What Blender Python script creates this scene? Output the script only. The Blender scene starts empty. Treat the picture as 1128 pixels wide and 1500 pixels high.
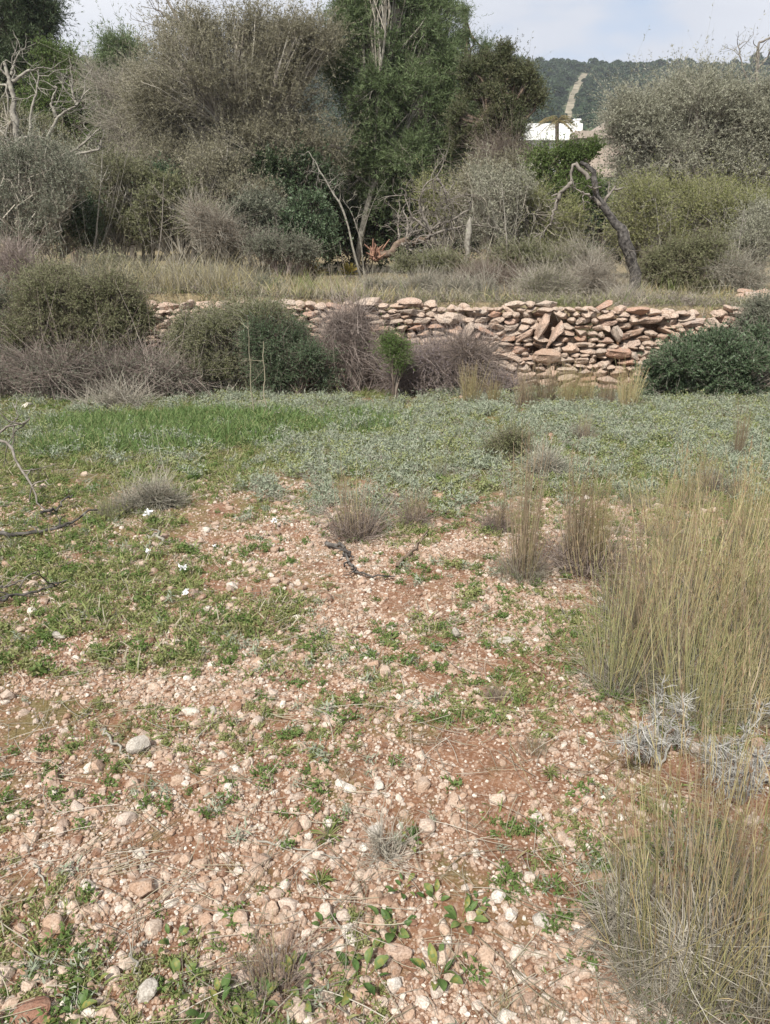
import bpy, bmesh, math, random
import numpy as np
from mathutils import Vector

# ------------------------------------------------------------------ camera, sky, sun, exposure
S = bpy.context.scene
COL = S.collection
CAM_H = 1.55
PITCH = math.radians(18.2)
F = 1128.0                                   # focal length in photo pixels (photo 1128 x 1500)
cam = bpy.data.cameras.new('camera')
cam.sensor_fit = 'VERTICAL'; cam.sensor_height = 36.0; cam.lens = 36.0 * F / 1500.0
cam.clip_start = 0.05; cam.clip_end = 3000
camo = bpy.data.objects.new('camera', cam); COL.objects.link(camo)
camo.location = (0, 0, CAM_H); camo.rotation_euler = (math.pi / 2 - PITCH, 0, 0)
S.camera = camo

SUN_EL, SUN_AZ = math.radians(48), math.radians(205)     # azimuth clockwise from +Y: high, behind the camera and a little left
w = bpy.data.worlds.new('World'); S.world = w; w.use_nodes = True
nt = w.node_tree; nt.nodes.clear()
def nd(t, kind, **kw):
    n = t.nodes.new(kind)
    for k, v in kw.items(): setattr(n, k, v)
    return n
wo = nd(nt, 'ShaderNodeOutputWorld'); bg = nd(nt, 'ShaderNodeBackground')
sky = nd(nt, 'ShaderNodeTexSky', sky_type='NISHITA'); sky.sun_disc = False
sky.sun_elevation = SUN_EL; sky.sun_rotation = SUN_AZ; sky.air_density = 1.0; sky.dust_density = 0.6
tc = nd(nt, 'ShaderNodeTexCoord'); mp = nd(nt, 'ShaderNodeMapping'); mp.inputs['Scale'].default_value = (1.0, 1.0, 2.6)
mp.inputs['Location'].default_value = (0.35, 0.1, 0.0)
nz = nd(nt, 'ShaderNodeTexNoise'); nz.inputs['Scale'].default_value = 2.3; nz.inputs['Detail'].default_value = 5; nz.inputs['Roughness'].default_value = .5
cr = nd(nt, 'ShaderNodeValToRGB'); cr.color_ramp.elements[0].position = .26; cr.color_ramp.elements[1].position = .41
cc = nd(nt, 'ShaderNodeValToRGB')            # cloud greys
cc.color_ramp.elements[0].position = .35; cc.color_ramp.elements[0].color = (.62, .66, .75, 1)
cc.color_ramp.elements[1].position = .68; cc.color_ramp.elements[1].color = (.88, .89, .93, 1)
sc_ = nd(nt, 'ShaderNodeMix', data_type='RGBA', blend_type='MULTIPLY'); sc_.inputs[0].default_value = 1
sc_.inputs[7].default_value = (6.6, 6.6, 6.6, 1)
mx = nd(nt, 'ShaderNodeMix', data_type='RGBA')
L = nt.links.new
L(tc.outputs['Generated'], mp.inputs[0]); L(mp.outputs[0], nz.inputs['Vector'])
L(nz.outputs[0], cr.inputs[0]); L(nz.outputs[0], cc.inputs[0]); L(cc.outputs[0], sc_.inputs[6])
L(cr.outputs[0], mx.inputs[0]); L(sky.outputs[0], mx.inputs[6]); L(sc_.outputs[2], mx.inputs[7])
L(mx.outputs[2], bg.inputs[0]); bg.inputs[1].default_value = 0.085
L(bg.outputs[0], wo.inputs[0])

sl = bpy.data.lights.new('sun', 'SUN'); sl.energy = 3.5; sl.angle = math.radians(4); sl.color = (1, .96, .89)
so = bpy.data.objects.new('sun', sl); COL.objects.link(so)
sd = Vector((math.sin(SUN_AZ) * math.cos(SUN_EL), math.cos(SUN_AZ) * math.cos(SUN_EL), math.sin(SUN_EL)))
so.rotation_euler = (-sd).to_track_quat('-Z', 'Y').to_euler(); so.location = (-4, -8, 12)

vs = S.view_settings
vs.view_transform = 'Standard'; vs.look = 'None'; vs.gamma = 1; vs.use_curve_mapping = False; vs.exposure = 0.95
S.cycles.max_bounces = 5; S.cycles.diffuse_bounces = 3; S.cycles.transmission_bounces = 3
S.cycles.volume_bounces = 0; S.cycles.glossy_bounces = 2
S.cycles.use_denoising = True

# ------------------------------------------------------------------ helpers
R0 = np.random.default_rng(7)
def vn(a): return a / (np.linalg.norm(a, axis=-1, keepdims=True) + 1e-9)
def rdir(rng, n): return vn(rng.normal(size=(n, 3)))
def vnoise(P, s=1.0, seed=0):
    """value noise in 0..1"""
    P = np.asarray(P, float) * s + seed * 17.31 + 1000
    i = np.floor(P).astype(np.int64); f = P - i; f = f * f * (3 - 2 * f)
    def h(a):
        x = a[..., 0] * 374761393 + a[..., 1] * 668265263 + a[..., 2] * 2147483647
        x = (x ^ (x >> 13)) * 1274126177; x = x ^ (x >> 16)
        return (x & 0xffffff) / float(0xffffff)
    r = 0
    for dx in (0, 1):
        for dy in (0, 1):
            for dz in (0, 1):
                r = r + h(i + np.array([dx, dy, dz])) * np.abs(1 - dx - f[..., 0]) * np.abs(1 - dy - f[..., 1]) * np.abs(1 - dz - f[..., 2])
    return r
def v2(x, y, s, seed=0):
    x, y = np.broadcast_arrays(np.asarray(x, float), np.asarray(y, float))
    return vnoise(np.stack([x, y, np.zeros_like(x)], -1), s, seed)

def ray(px, py):
    xc, yc = (px - 564) / F, (750 - py) / F
    cp, sp = math.cos(PITCH), math.sin(PITCH)
    return np.array([xc, cp + yc * sp, -sp + yc * cp])
def at(px, py, Y):
    d = ray(px, py); return np.array([0, 0, CAM_H]) + d * (Y / d[1])
def mpp(px, py, Y):                              # metres per photo pixel there
    p = at(px, py, Y); return (p[1] * math.cos(PITCH) + (CAM_H - p[2]) * math.sin(PITCH)) / F

def yw(x): return 10.12 - .06 * x                # the line of the terrace wall
def topz(x): return 1.03 - .02 * x
HY = [0, 6, 12, 30, 60, 110, 190, 290, 370, 412, 460, 700, 1400]
HZ = [0, .12, .45, 2.6, 6.0, 12.2, 25, 52, 77, 88, 82, 30, 0]
def terrain(x, y):
    x, y = np.broadcast_arrays(np.asarray(x, float), np.asarray(y, float))
    far = np.clip((y - 30) / 100, 0, 1)
    z = (v2(x, y, .8, 3) - .5) * .07 * (1 - far) + (v2(x, y, 4.0, 5) - .5) * .022 * (1 - far)
    d = y - yw(x)
    t = np.clip((d - .06) / .2, 0, 1); t = t * t * (3 - 2 * t)
    z = z + t * topz(x) + np.interp(d, HY, HZ) * np.where(d > 0, 1, 0)
    z = z + far * ((v2(x, y, .012, 9) - .5) * 4 + (v2(x, y, .05, 11) - .5) * 2.0) * np.clip((y - 60) / 150, 0, 1)
    return z
def gp(px, py):                                  # ground point seen at a photo pixel
    d = ray(px, py); o = np.array([0, 0, CAM_H]); t = .3
    for _ in range(4000):
        p = o + d * t
        if p[2] <= float(terrain(p[0], p[1])): break
        t += .01 + t * .002
    return p
def on(px, Y):                                   # ground point at distance Y in picture column px
    x = 0
    for _ in range(4):
        z = float(terrain(x, Y)); x = (px - 564) / F * (Y * math.cos(PITCH) + (CAM_H - z) * math.sin(PITCH))
    return np.array([x, Y, float(terrain(x, Y))])

class Geo:
    """collects faces, links them as ONE mesh"""
    def __init__(s): s.V = []; s.FF = []; s.n = 0
    def add(s, V, Fc, tint=None):
        V = np.asarray(V, float).reshape(-1, 3); Fc = np.asarray(Fc)
        if len(V) == 0: return
        if tint is None: tint = np.full(len(Fc), .5)
        s.V.append(V); s.FF.append((Fc + s.n, np.broadcast_to(tint, (len(Fc),)))); s.n += len(V)
    def mesh(s, name, mat, smooth=False, origin=(0, 0, 0)):
        V = np.concatenate(s.V) - np.asarray(origin)
        me = bpy.data.meshes.new(name)
        tot = sum(f.size for f, _ in s.FF); nf = sum(len(f) for f, _ in s.FF)
        me.vertices.add(len(V)); me.vertices.foreach_set('co', V.astype(np.float32).ravel())
        me.loops.add(tot); me.polygons.add(nf)
        li = np.concatenate([f.ravel() for f, _ in s.FF]).astype(np.int32)
        ln = np.concatenate([np.full(len(f), f.shape[1]) for f, _ in s.FF]).astype(np.int32)
        me.loops.foreach_set('vertex_index', li)
        me.polygons.foreach_set('loop_start', (np.cumsum(ln) - ln).astype(np.int32))
        me.polygons.foreach_set('loop_total', ln)
        me.polygons.foreach_set('use_smooth', np.full(nf, smooth))
        a = me.attributes.new('tint', 'FLOAT', 'FACE')
        a.data.foreach_set('value', np.concatenate([t for _, t in s.FF]).astype(np.float32))
        me.update(calc_edges=True)
        me.materials.append(mat)
        return me
    def build(s, name, mat, parent=None, smooth=False, origin=None):
        if parent is not None and origin is None: origin = tuple(parent.location)
        o = bpy.data.objects.new(name, s.mesh(name, mat, smooth, origin or (0, 0, 0))); COL.objects.link(o)
        if parent is not None: o.parent = parent
        elif origin: o.location = origin
        return o

def tubes(P, R, sides=3, tint=None):
    P = np.asarray(P, float); R = np.asarray(R, float); N, K, _ = P.shape
    T = vn(np.gradient(P, axis=1))
    ref = np.where(np.abs(T[:, :1, 2:3]) > .8, np.array([1., .13, 0]), np.array([0, .1, 1.]))
    A = vn(np.cross(T, ref)); B = np.cross(T, A)
    th = np.arange(sides) * 2 * math.pi / sides
    V = P[:, :, None] + R[:, :, None, None] * (np.cos(th)[:, None] * A[:, :, None] + np.sin(th)[:, None] * B[:, :, None])
    idx = np.arange(N * K * sides).reshape(N, K, sides)
    a = idx[:, :-1]; b = idx[:, 1:]
    Fc = np.stack([a, np.roll(a, -1, 2), np.roll(b, -1, 2), b], -1).reshape(-1, 4)
    if tint is not None: tint = np.repeat(np.asarray(tint), (K - 1) * sides)
    return V.reshape(-1, 3), Fc, tint
def ribbons(P, W, side, tint=None):
    P = np.asarray(P, float); N, K, _ = P.shape
    W = np.broadcast_to(W, (N, K))[..., None] / 2; side = side[:, None]
    V = np.stack([P - side * W, P + side * W], 2)
    idx = np.arange(N * K * 2).reshape(N, K, 2)
    Fc = np.stack([idx[:, :-1, 0], idx[:, :-1, 1], idx[:, 1:, 1], idx[:, 1:, 0]], -1).reshape(-1, 4)
    if tint is not None: tint = np.repeat(np.asarray(tint), K - 1)
    return V.reshape(-1, 3), Fc, tint
def tri_leaves(C, D, Ln, Wd, rng, tint):
    n = len(C); s = vn(np.cross(D, rdir(rng, n)))
    Ln = np.broadcast_to(Ln, (n,))[:, None]; Wd = np.broadcast_to(Wd, (n,))[:, None]
    V = np.stack([C + D * Ln * .35 - s * Wd / 2, C + D * Ln * .35 + s * Wd / 2, C + D * Ln], 1)
    V[:, 0] -= D * Ln * .35 * .5
    return V.reshape(-1, 3), np.arange(n * 3).reshape(n, 3), tint
def curve(p0, d, ln, K, rng, bend=.2, grav=0.0):
    """N bent paths from p0 along d"""
    n = len(p0); t = np.linspace(0, 1, K)[None, :, None]; ln = np.broadcast_to(ln, (n,))[:, None, None]
    b = rdir(rng, n)[:, None] * bend
    return p0[:, None] + ln * (d[:, None] * t + b * t * t + np.array([0, 0, -1.]) * grav * t * t)

def tag(o, label=None, cat=None, group=None, kind=None):
    if label: o['label'] = label
    if cat: o['category'] = cat
    if group: o['group'] = group
    if kind: o['kind'] = kind
    return o
def empty(name, loc, label, cat, group=None):
    o = bpy.data.objects.new(name, None); COL.objects.link(o); o.location = tuple(float(v) for v in loc)
    o.empty_display_size = .1
    return tag(o, label, cat, group)
def copy_tree(o, parent=None):
    c = o.copy(); COL.objects.link(c); c.parent = parent
    for ch in list(o.children): copy_tree(ch, c)
    return c

# ------------------------------------------------------------------ materials
def mat_new(name):
    m = bpy.data.materials.new(name); m.use_nodes = True
    t = m.node_tree; t.nodes.clear()
    out = nd(t, 'ShaderNodeOutputMaterial'); p = nd(t, 'ShaderNodeBsdfPrincipled')
    t.links.new(p.outputs[0], out.inputs[0]); p.inputs['Specular IOR Level'].default_value = .25
    return m, t, p, out
def ramp(t, cols, pos=None):
    r = nd(t, 'ShaderNodeValToRGB'); e = r.color_ramp.elements
    pos = pos or [i / (len(cols) - 1) for i in range(len(cols))]
    while len(e) < len(cols): e.new(.5)
    for i, (c, q) in enumerate(zip(cols, pos)): e[i].position = q; e[i].color = (*c, 1)
    return r
def mat_leaf(name, cols, trans=.25, rough=.6):
    m, t, p, out = mat_new(name)
    a = nd(t, 'ShaderNodeAttribute'); a.attribute_name = 'tint'
    r = ramp(t, cols); t.links.new(a.outputs['Fac'], r.inputs[0])
    t.links.new(r.outputs[0], p.inputs['Base Color']); p.inputs['Roughness'].default_value = rough
    if trans:
        tr = nd(t, 'ShaderNodeBsdfTranslucent'); mixs = nd(t, 'ShaderNodeMixShader'); mixs.inputs[0].default_value = trans
        t.links.new(r.outputs[0], tr.inputs[0]); t.links.new(p.outputs[0], mixs.inputs[1]); t.links.new(tr.outputs[0], mixs.inputs[2])
        t.links.new(mixs.outputs[0], out.inputs[0])
    return m
def mat_bark(name, c1, c2, scale=14, bump=.4, c3=None):
    m, t, p, out = mat_new(name); p.inputs['Roughness'].default_value = .9
    g = nd(t, 'ShaderNodeTexCoord'); n = nd(t, 'ShaderNodeTexNoise'); n.inputs['Scale'].default_value = scale; n.inputs['Detail'].default_value = 6
    t.links.new(g.outputs['Object'], n.inputs['Vector'])
    r = ramp(t, [c1, c2] + ([c3] if c3 else []), [.35, .62] + ([.75] if c3 else [])); t.links.new(n.outputs[0], r.inputs[0])
    t.links.new(r.outputs[0], p.inputs['Base Color'])
    b = nd(t, 'ShaderNodeBump'); b.inputs['Strength'].default_value = bump; b.inputs['Distance'].default_value = .02
    t.links.new(n.outputs[0], b.inputs['Height']); t.links.new(b.outputs[0], p.inputs['Normal'])
    return m
def mat_stone(name, cols, lichen, scale=9, bump=.5, dist=.01, amount=.6):
    m, t, p, out = mat_new(name); p.inputs['Roughness'].default_value = .9
    oi = nd(t, 'ShaderNodeObjectInfo'); r = ramp(t, cols); r.color_ramp.interpolation = 'LINEAR'
    t.links.new(oi.outputs['Random'], r.inputs[0])
    g = nd(t, 'ShaderNodeNewGeometry')
    n = nd(t, 'ShaderNodeTexNoise'); n.inputs['Scale'].default_value = scale; n.inputs['Detail'].default_value = 8; n.inputs['Roughness'].default_value = .65
    t.links.new(g.outputs['Position'], n.inputs['Vector'])
    f = nd(t, 'ShaderNodeMapRange'); f.inputs[1].default_value = .48; f.inputs[2].default_value = .68; f.inputs[4].default_value = amount
    t.links.new(n.outputs[0], f.inputs[0])
    mx = nd(t, 'ShaderNodeMix', data_type='RGBA'); mx.inputs[7].default_value = (*lichen, 1)
    t.links.new(f.outputs[0], mx.inputs[0]); t.links.new(r.outputs[0], mx.inputs[6])
    n2 = nd(t, 'ShaderNodeTexNoise'); n2.inputs['Scale'].default_value = scale * 7; n2.inputs['Detail'].default_value = 6
    t.links.new(g.outputs['Position'], n2.inputs['Vector'])
    r2 = ramp(t, [(.62, .58, .55), (1.12, 1.12, 1.12)], [.3, .65]); t.links.new(n2.outputs[0], r2.inputs[0])
    m2 = nd(t, 'ShaderNodeMix', data_type='RGBA', blend_type='MULTIPLY'); m2.inputs[0].default_value = 1
    t.links.new(mx.outputs[2], m2.inputs[6]); t.links.new(r2.outputs[0], m2.inputs[7])
    t.links.new(m2.outputs[2], p.inputs['Base Color'])
    b = nd(t, 'ShaderNodeBump'); b.inputs['Strength'].default_value = bump; b.inputs['Distance'].default_value = dist
    t.links.new(n2.outputs[0], b.inputs['Height']); t.links.new(b.outputs[0], p.inputs['Normal'])
    return m
def mat_plain(name, c, rough=.7):
    m, t, p, out = mat_new(name); p.inputs['Roughness'].default_value = rough
    n = nd(t, 'ShaderNodeTexNoise'); n.inputs['Scale'].default_value = 3; n.inputs['Detail'].default_value = 6
    g = nd(t, 'ShaderNodeTexCoord'); t.links.new(g.outputs['Object'], n.inputs['Vector'])
    r = ramp(t, [tuple(v * .85 for v in c), tuple(min(1, v * 1.1) for v in c)], [.3, .7]); t.links.new(n.outputs[0], r.inputs[0])
    t.links.new(r.outputs[0], p.inputs['Base Color'])
    return m

def mat_ground():
    m, t, p, out = mat_new('earth'); p.inputs['Roughness'].default_value = .95
    lk = t.links.new; g = nd(t, 'ShaderNodeNewGeometry')
    def noise(sc, det=6, rough=.6):
        n = nd(t, 'ShaderNodeTexNoise'); n.inputs['Scale'].default_value = sc; n.inputs['Detail'].default_value = det; n.inputs['Roughness'].default_value = rough
        lk(g.outputs['Position'], n.inputs['Vector']); return n
    a = noise(5.5, 8, .7); fine = noise(90, 6, .7); v = nd(t, 'ShaderNodeTexVoronoi'); v.inputs['Scale'].default_value = 120
    lk(g.outputs['Position'], v.inputs['Vector'])
    soil = ramp(t, [(.11, .05, .026), (.19, .092, .048), (.26, .145, .085)], [.35, .52, .7]); lk(a.outputs[0], soil.inputs[0])
    grit = ramp(t, [(.20, .10, .06), (.34, .22, .15), (.46, .34, .26), (.5, .42, .35)]); 
    sep = nd(t, 'ShaderNodeSeparateColor'); lk(v.outputs['Color'], sep.inputs[0]); lk(sep.outputs[0], grit.inputs[0])
    f1 = nd(t, 'ShaderNodeMapRange'); f1.inputs[1].default_value = .42; f1.inputs[2].default_value = .62; f1.inputs[4].default_value = .55
    lk(fine.outputs[0], f1.inputs[0])
    m1 = nd(t, 'ShaderNodeMix', data_type='RGBA'); lk(f1.outputs[0], m1.inputs[0]); lk(soil.outputs[0], m1.inputs[6]); lk(grit.outputs[0], m1.inputs[7])
    # moss and short turf where it grows: patches, thicker to the left and beyond five metres
    pn = noise(3.4, 7, .65); sx = nd(t, 'ShaderNodeSeparateXYZ'); lk(g.outputs['Position'], sx.inputs[0])
    my = nd(t, 'ShaderNodeMapRange'); my.inputs[1].default_value = 3.6; my.inputs[2].default_value = 6.0; my.inputs[4].default_value = .17; lk(sx.outputs[1], my.inputs[0])
    ml = nd(t, 'ShaderNodeMapRange'); ml.inputs[1].default_value = -.5; ml.inputs[2].default_value = -2.0; ml.inputs[4].default_value = .12; lk(sx.outputs[0], ml.inputs[0])
    s1 = nd(t, 'ShaderNodeMath', operation='ADD'); lk(pn.outputs[0], s1.inputs[0]); lk(my.outputs[0], s1.inputs[1])
    s2 = nd(t, 'ShaderNodeMath', operation='ADD'); lk(s1.outputs[0], s2.inputs[0]); lk(ml.outputs[0], s2.inputs[1])
    f2 = nd(t, 'ShaderNodeMapRange'); f2.inputs[1].default_value = .53; f2.inputs[2].default_value = .66; f2.inputs[4].default_value = .65; lk(s2.outputs[0], f2.inputs[0])
    mt = nd(t, 'ShaderNodeMapRange'); mt.inputs[1].default_value = 10.2; mt.inputs[2].default_value = 9.4; lk(sx.outputs[1], mt.inputs[0])
    f3 = nd(t, 'ShaderNodeMath', operation='MULTIPLY'); lk(f2.outputs[0], f3.inputs[0]); lk(mt.outputs[0], f3.inputs[1])
    moss = ramp(t, [(.085, .075, .025), (.125, .12, .04), (.18, .165, .065)], [.3, .5, .7]); lk(fine.outputs[0], moss.inputs[0])
    m2 = nd(t, 'ShaderNodeMix', data_type='RGBA'); lk(f3.outputs[0], m2.inputs[0]); lk(m1.outputs[2], m2.inputs[6]); lk(moss.outputs[0], m2.inputs[7])
    tz = nd(t, 'ShaderNodeMapRange'); tz.inputs[1].default_value = .70; tz.inputs[2].default_value = .92; tz.inputs[4].default_value = .85; lk(sx.outputs[2], tz.inputs[0])
    duff = ramp(t, [(.12, .10, .06), (.20, .17, .10), (.28, .24, .15)], [.35, .5, .7]); lk(fine.outputs[0], duff.inputs[0])
    m3 = nd(t, 'ShaderNodeMix', data_type='RGBA'); lk(tz.outputs[0], m3.inputs[0]); lk(m2.outputs[2], m3.inputs[6]); lk(duff.outputs[0], m3.inputs[7])
    lk(m3.outputs[2], p.inputs['Base Color'])
    b = nd(t, 'ShaderNodeBump'); b.inputs['Strength'].default_value = .8; b.inputs['Distance'].default_value = .012
    lk(fine.outputs[0], b.inputs['Height']); lk(b.outputs[0], p.inputs['Normal'])
    return m
def mat_hill():
    m, t, p, out = mat_new('hillside_scrub'); p.inputs['Roughness'].default_value = .95
    g = nd(t, 'ShaderNodeNewGeometry'); n = nd(t, 'ShaderNodeTexNoise'); n.inputs['Scale'].default_value = .25; n.inputs['Detail'].default_value = 8
    t.links.new(g.outputs['Position'], n.inputs['Vector'])
    r = ramp(t, [(.035, .045, .022), (.06, .075, .035), (.13, .12, .07)], [.4, .55, .75]); t.links.new(n.outputs[0], r.inputs[0])
    t.links.new(r.outputs[0], p.inputs['Base Color']); return m

M = dict(
    ground=mat_ground(), hill=mat_hill(),
    stone=mat_stone('limestone_pebble', [(.17, .09, .056), (.325, .225, .16), (.40, .295, .22), (.285, .175, .115), (.455, .365, .29), (.345, .235, .17), (.58, .53, .465), (.22, .125, .078)], (.43, .38, .325), 30, .5, .004),
    white_stone=mat_stone('pale_limestone', [(.48, .44, .38), (.55, .51, .46)], (.40, .36, .30), 30, .5, .004),
    grey_stone=mat_stone('grey_limestone', [(.36, .33, .29), (.42, .39, .34)], (.27, .24, .21), 30, .6, .005),
    red_stone=mat_stone('red_clay_stone', [(.20, .10, .07), (.23, .125, .085)], (.28, .19, .14), 30, .5, .004),
    wall=mat_stone('weathered_wall_stone', [(.35, .22, .155), (.43, .32, .245), (.47, .34, .265), (.40, .33, .275), (.48, .385, .31), (.38, .23, .165), (.44, .365, .31)], (.29, .275, .245), 9, .9, .02, .6),
    bark_pale=mat_bark('pale_lichen_bark', (.14, .125, .105), (.30, .28, .235), 18, .5, (.21, .23, .15)),
    bark_grey=mat_bark('grey_bark', (.11, .095, .08), (.23, .205, .175)),
    bark_dark=mat_bark('charred_bark', (.025, .022, .02), (.11, .10, .09), 22, .8, (.2, .19, .17)),
    bark_brown=mat_bark('brown_bark', (.09, .06, .045), (.20, .15, .11)),
    bark_red=mat_bark('red_rotten_wood', (.15, .075, .055), (.30, .18, .12), 30),
    twig_grey=mat_leaf('grey_twigs', [(.20, .175, .135), (.29, .26, .21), (.38, .355, .30)], 0, .9),
    twig_brown=mat_leaf('brown_twigs', [(.10, .075, .06), (.17, .135, .11), (.25, .21, .175)], 0, .9),
    twig_purple=mat_leaf('purple_brown_twigs', [(.15, .115, .10), (.235, .19, .165), (.33, .28, .245)], 0, .9),
    twig_white=mat_leaf('bleached_spiny_twigs', [(.20, .19, .17), (.29, .28, .255), (.39, .38, .35)], 0, .9),
    pine=mat_leaf('pine_needles', [(.075, .11, .048), (.12, .165, .072), (.17, .215, .10), (.21, .225, .14)], .35),
    pine_dark=mat_leaf('dark_pine_needles', [(.04, .06, .03), (.068, .095, .045), (.105, .13, .065)], .25),
    juniper=mat_leaf('juniper_scales', [(.05, .065, .028), (.08, .095, .042), (.12, .12, .06), (.16, .12, .085)], .2),
    bright=mat_leaf('bright_green_needles', [(.06, .09, .022), (.10, .145, .04), (.15, .19, .06)], .25),
    olive=mat_leaf('wild_olive_leaves', [(.13, .12, .075), (.20, .185, .12), (.26, .245, .17), (.30, .265, .20)], .3),
    olive_grey=mat_leaf('silver_olive_leaves', [(.19, .19, .135), (.27, .27, .195), (.33, .325, .25), (.36, .345, .27)], .3),
    yellow_green=mat_leaf('yellow_green_leaves', [(.12, .135, .045), (.19, .205, .075), (.25, .25, .11), (.29, .26, .14)], .3),
    lentisk=mat_leaf('lentisk_leaves', [(.045, .07, .035), (.072, .108, .055), (.105, .145, .08), (.15, .165, .10)], .2, .45),
    carob=mat_leaf('dark_carob_leaves', [(.032, .048, .024), (.052, .075, .036), (.08, .105, .052)], .2, .5),
    shrub=mat_leaf('olive_green_shrub_leaves', [(.10, .11, .05), (.155, .165, .08), (.21, .205, .12), (.25, .22, .15)], .25),
    shrub_grey=mat_leaf('grey_green_shrub_leaves', [(.11, .12, .085), (.165, .175, .125), (.225, .23, .175)], .25),
    dry_leaf=mat_leaf('dry_brown_leaves', [(.12, .09, .065), (.19, .15, .115), (.25, .215, .175)], .2),
    lilac=mat_leaf('faded_lilac_heather', [(.13, .10, .10), (.20, .165, .175), (.27, .235, .25)], .2),
    fresh=mat_leaf('fresh_green_leaves', [(.07, .115, .028), (.11, .17, .045), (.155, .215, .07)], .3),
    culm=mat_leaf('dry_grass_culms', [(.25, .205, .10), (.37, .32, .16), (.45, .40, .22), (.33, .22, .12)], .2),
    culm_green=mat_leaf('yellow_green_culms', [(.19, .20, .085), (.29, .29, .125), (.38, .355, .185), (.36, .26, .14)], .25),
    blade_grey=mat_leaf('curled_grey_grass', [(.15, .13, .105), (.23, .21, .17), (.30, .275, .225), (.20, .20, .125)], .25),
    blade_purple=mat_leaf('withered_purple_grass', [(.14, .11, .095), (.22, .175, .15), (.30, .25, .21)], .2),
    head=mat_leaf('grass_seed_heads', [(.21, .13, .08), (.30, .21, .13), (.34, .28, .18)], .2),
    culm_brown=mat_leaf('brown_grass_culms', [(.17, .125, .085), (.26, .20, .135), (.34, .275, .19), (.36, .32, .17)], .2),
    cover_green=mat_leaf('yellow_green_ground_cover_leaves', [(.12, .155, .05), (.19, .225, .085), (.26, .28, .13), (.28, .25, .15)], .25),
    cover_dry=mat_leaf('withered_ground_cover', [(.16, .13, .11), (.23, .195, .165), (.30, .26, .225)], .2),
    hill_pine=mat_leaf('hill_pine_needles', [(.026, .048, .026), (.046, .076, .038), (.08, .112, .055), (.12, .125, .08)], .2),
    straw=mat_leaf('straw', [(.24, .205, .14), (.33, .295, .21), (.41, .375, .28)], .25),
    grass=mat_leaf('green_grass', [(.09, .145, .045), (.13, .205, .065), (.17, .24, .085), (.26, .25, .12)], .3),
    turf=mat_leaf('short_turf', [(.12, .16, .045), (.18, .225, .07), (.25, .265, .105), (.29, .24, .14)], .3),
    cover=mat_leaf('grey_green_ground_cover_leaves', [(.16, .195, .125), (.24, .28, .19), (.31, .345, .255), (.32, .305, .24)], .3),
    broad=mat_leaf('broad_green_leaves', [(.045, .085, .022), (.075, .13, .035), (.12, .17, .055), (.24, .22, .06)], .25, .5),
    agave=mat_leaf('yellow_rosette_leaves', [(.30, .25, .06), (.42, .36, .10), (.38, .22, .08)], .2),
    palm=mat_leaf('yellowing_palm_fronds', [(.16, .12, .05), (.25, .19, .08), (.13, .14, .06)], .2),
    white=mat_plain('white_render', (.78, .78, .76)), beige=mat_plain('beige_render', (.40, .32, .26)),
    tile=mat_plain('faded_roof_tiles', (.34, .28, .23)), glass=mat_plain('dark_window', (.05, .05, .06), .2),
    petal=mat_plain('white_petals', (.8, .8, .78)), track=mat_bark('pale_track_earth', (.13, .115, .08), (.27, .235, .17), .3),
)

# ------------------------------------------------------------------ ground and hillside
def sheet(name, ys, cols, mat):
    ys = np.array(ys); s = np.linspace(-1, 1, cols); s = np.sign(s) * np.abs(s) ** 1.15
    wd = 3.4 + .82 * np.maximum(ys, 0)
    X = s[None] * wd[:, None]; Y = np.repeat(ys[:, None], cols, 1)
    V = np.stack([X, Y, terrain(X, Y)], -1)
    i = np.arange(len(ys) * cols).reshape(len(ys), cols)
    Fc = np.stack([i[:-1, :-1], i[:-1, 1:], i[1:, 1:], i[1:, :-1]], -1).reshape(-1, 4)
    g = Geo(); g.add(V, Fc); o = g.build(name, mat, None, True); o['kind'] = 'structure'; return o
sheet('ground', list(np.arange(-4, 9, .07)) + list(np.arange(9, 11.5, .035)) + list(np.geomspace(11.5, 34, 60)), 190, M['ground'])
sheet('hillside', list(np.geomspace(34, 470, 130)) + [490, 530, 580, 640], 150, M['hill'])

# ------------------------------------------------------------------ the air: one closed box of thin haze round everything
def haze():
    m = bpy.data.materials.new('thin_haze'); m.use_nodes = True; t = m.node_tree; t.nodes.clear()
    out = nd(t, 'ShaderNodeOutputMaterial'); v = nd(t, 'ShaderNodeVolumePrincipled')
    v.inputs['Color'].default_value = (.86, .91, 1, 1); v.inputs['Density'].default_value = .00042; v.inputs['Anisotropy'].default_value = .2
    t.links.new(v.outputs[0], out.inputs['Volume'])
    lo, hi = np.array([-560, -8, -8.]), np.array([560, 648, 112.])
    V = np.array([[x, y, z] for x in (0, 1) for y in (0, 1) for z in (0, 1)]) * (hi - lo) + lo
    g = Geo(); g.add(V, [[0, 1, 3, 2], [4, 6, 7, 5], [0, 4, 5, 1], [2, 3, 7, 6], [0, 2, 6, 4], [1, 5, 7, 3]])
    o = g.build('haze', m); tag(o, 'thin pale haze in the air in front of the hill', 'haze', None, 'stuff')
haze()

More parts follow.
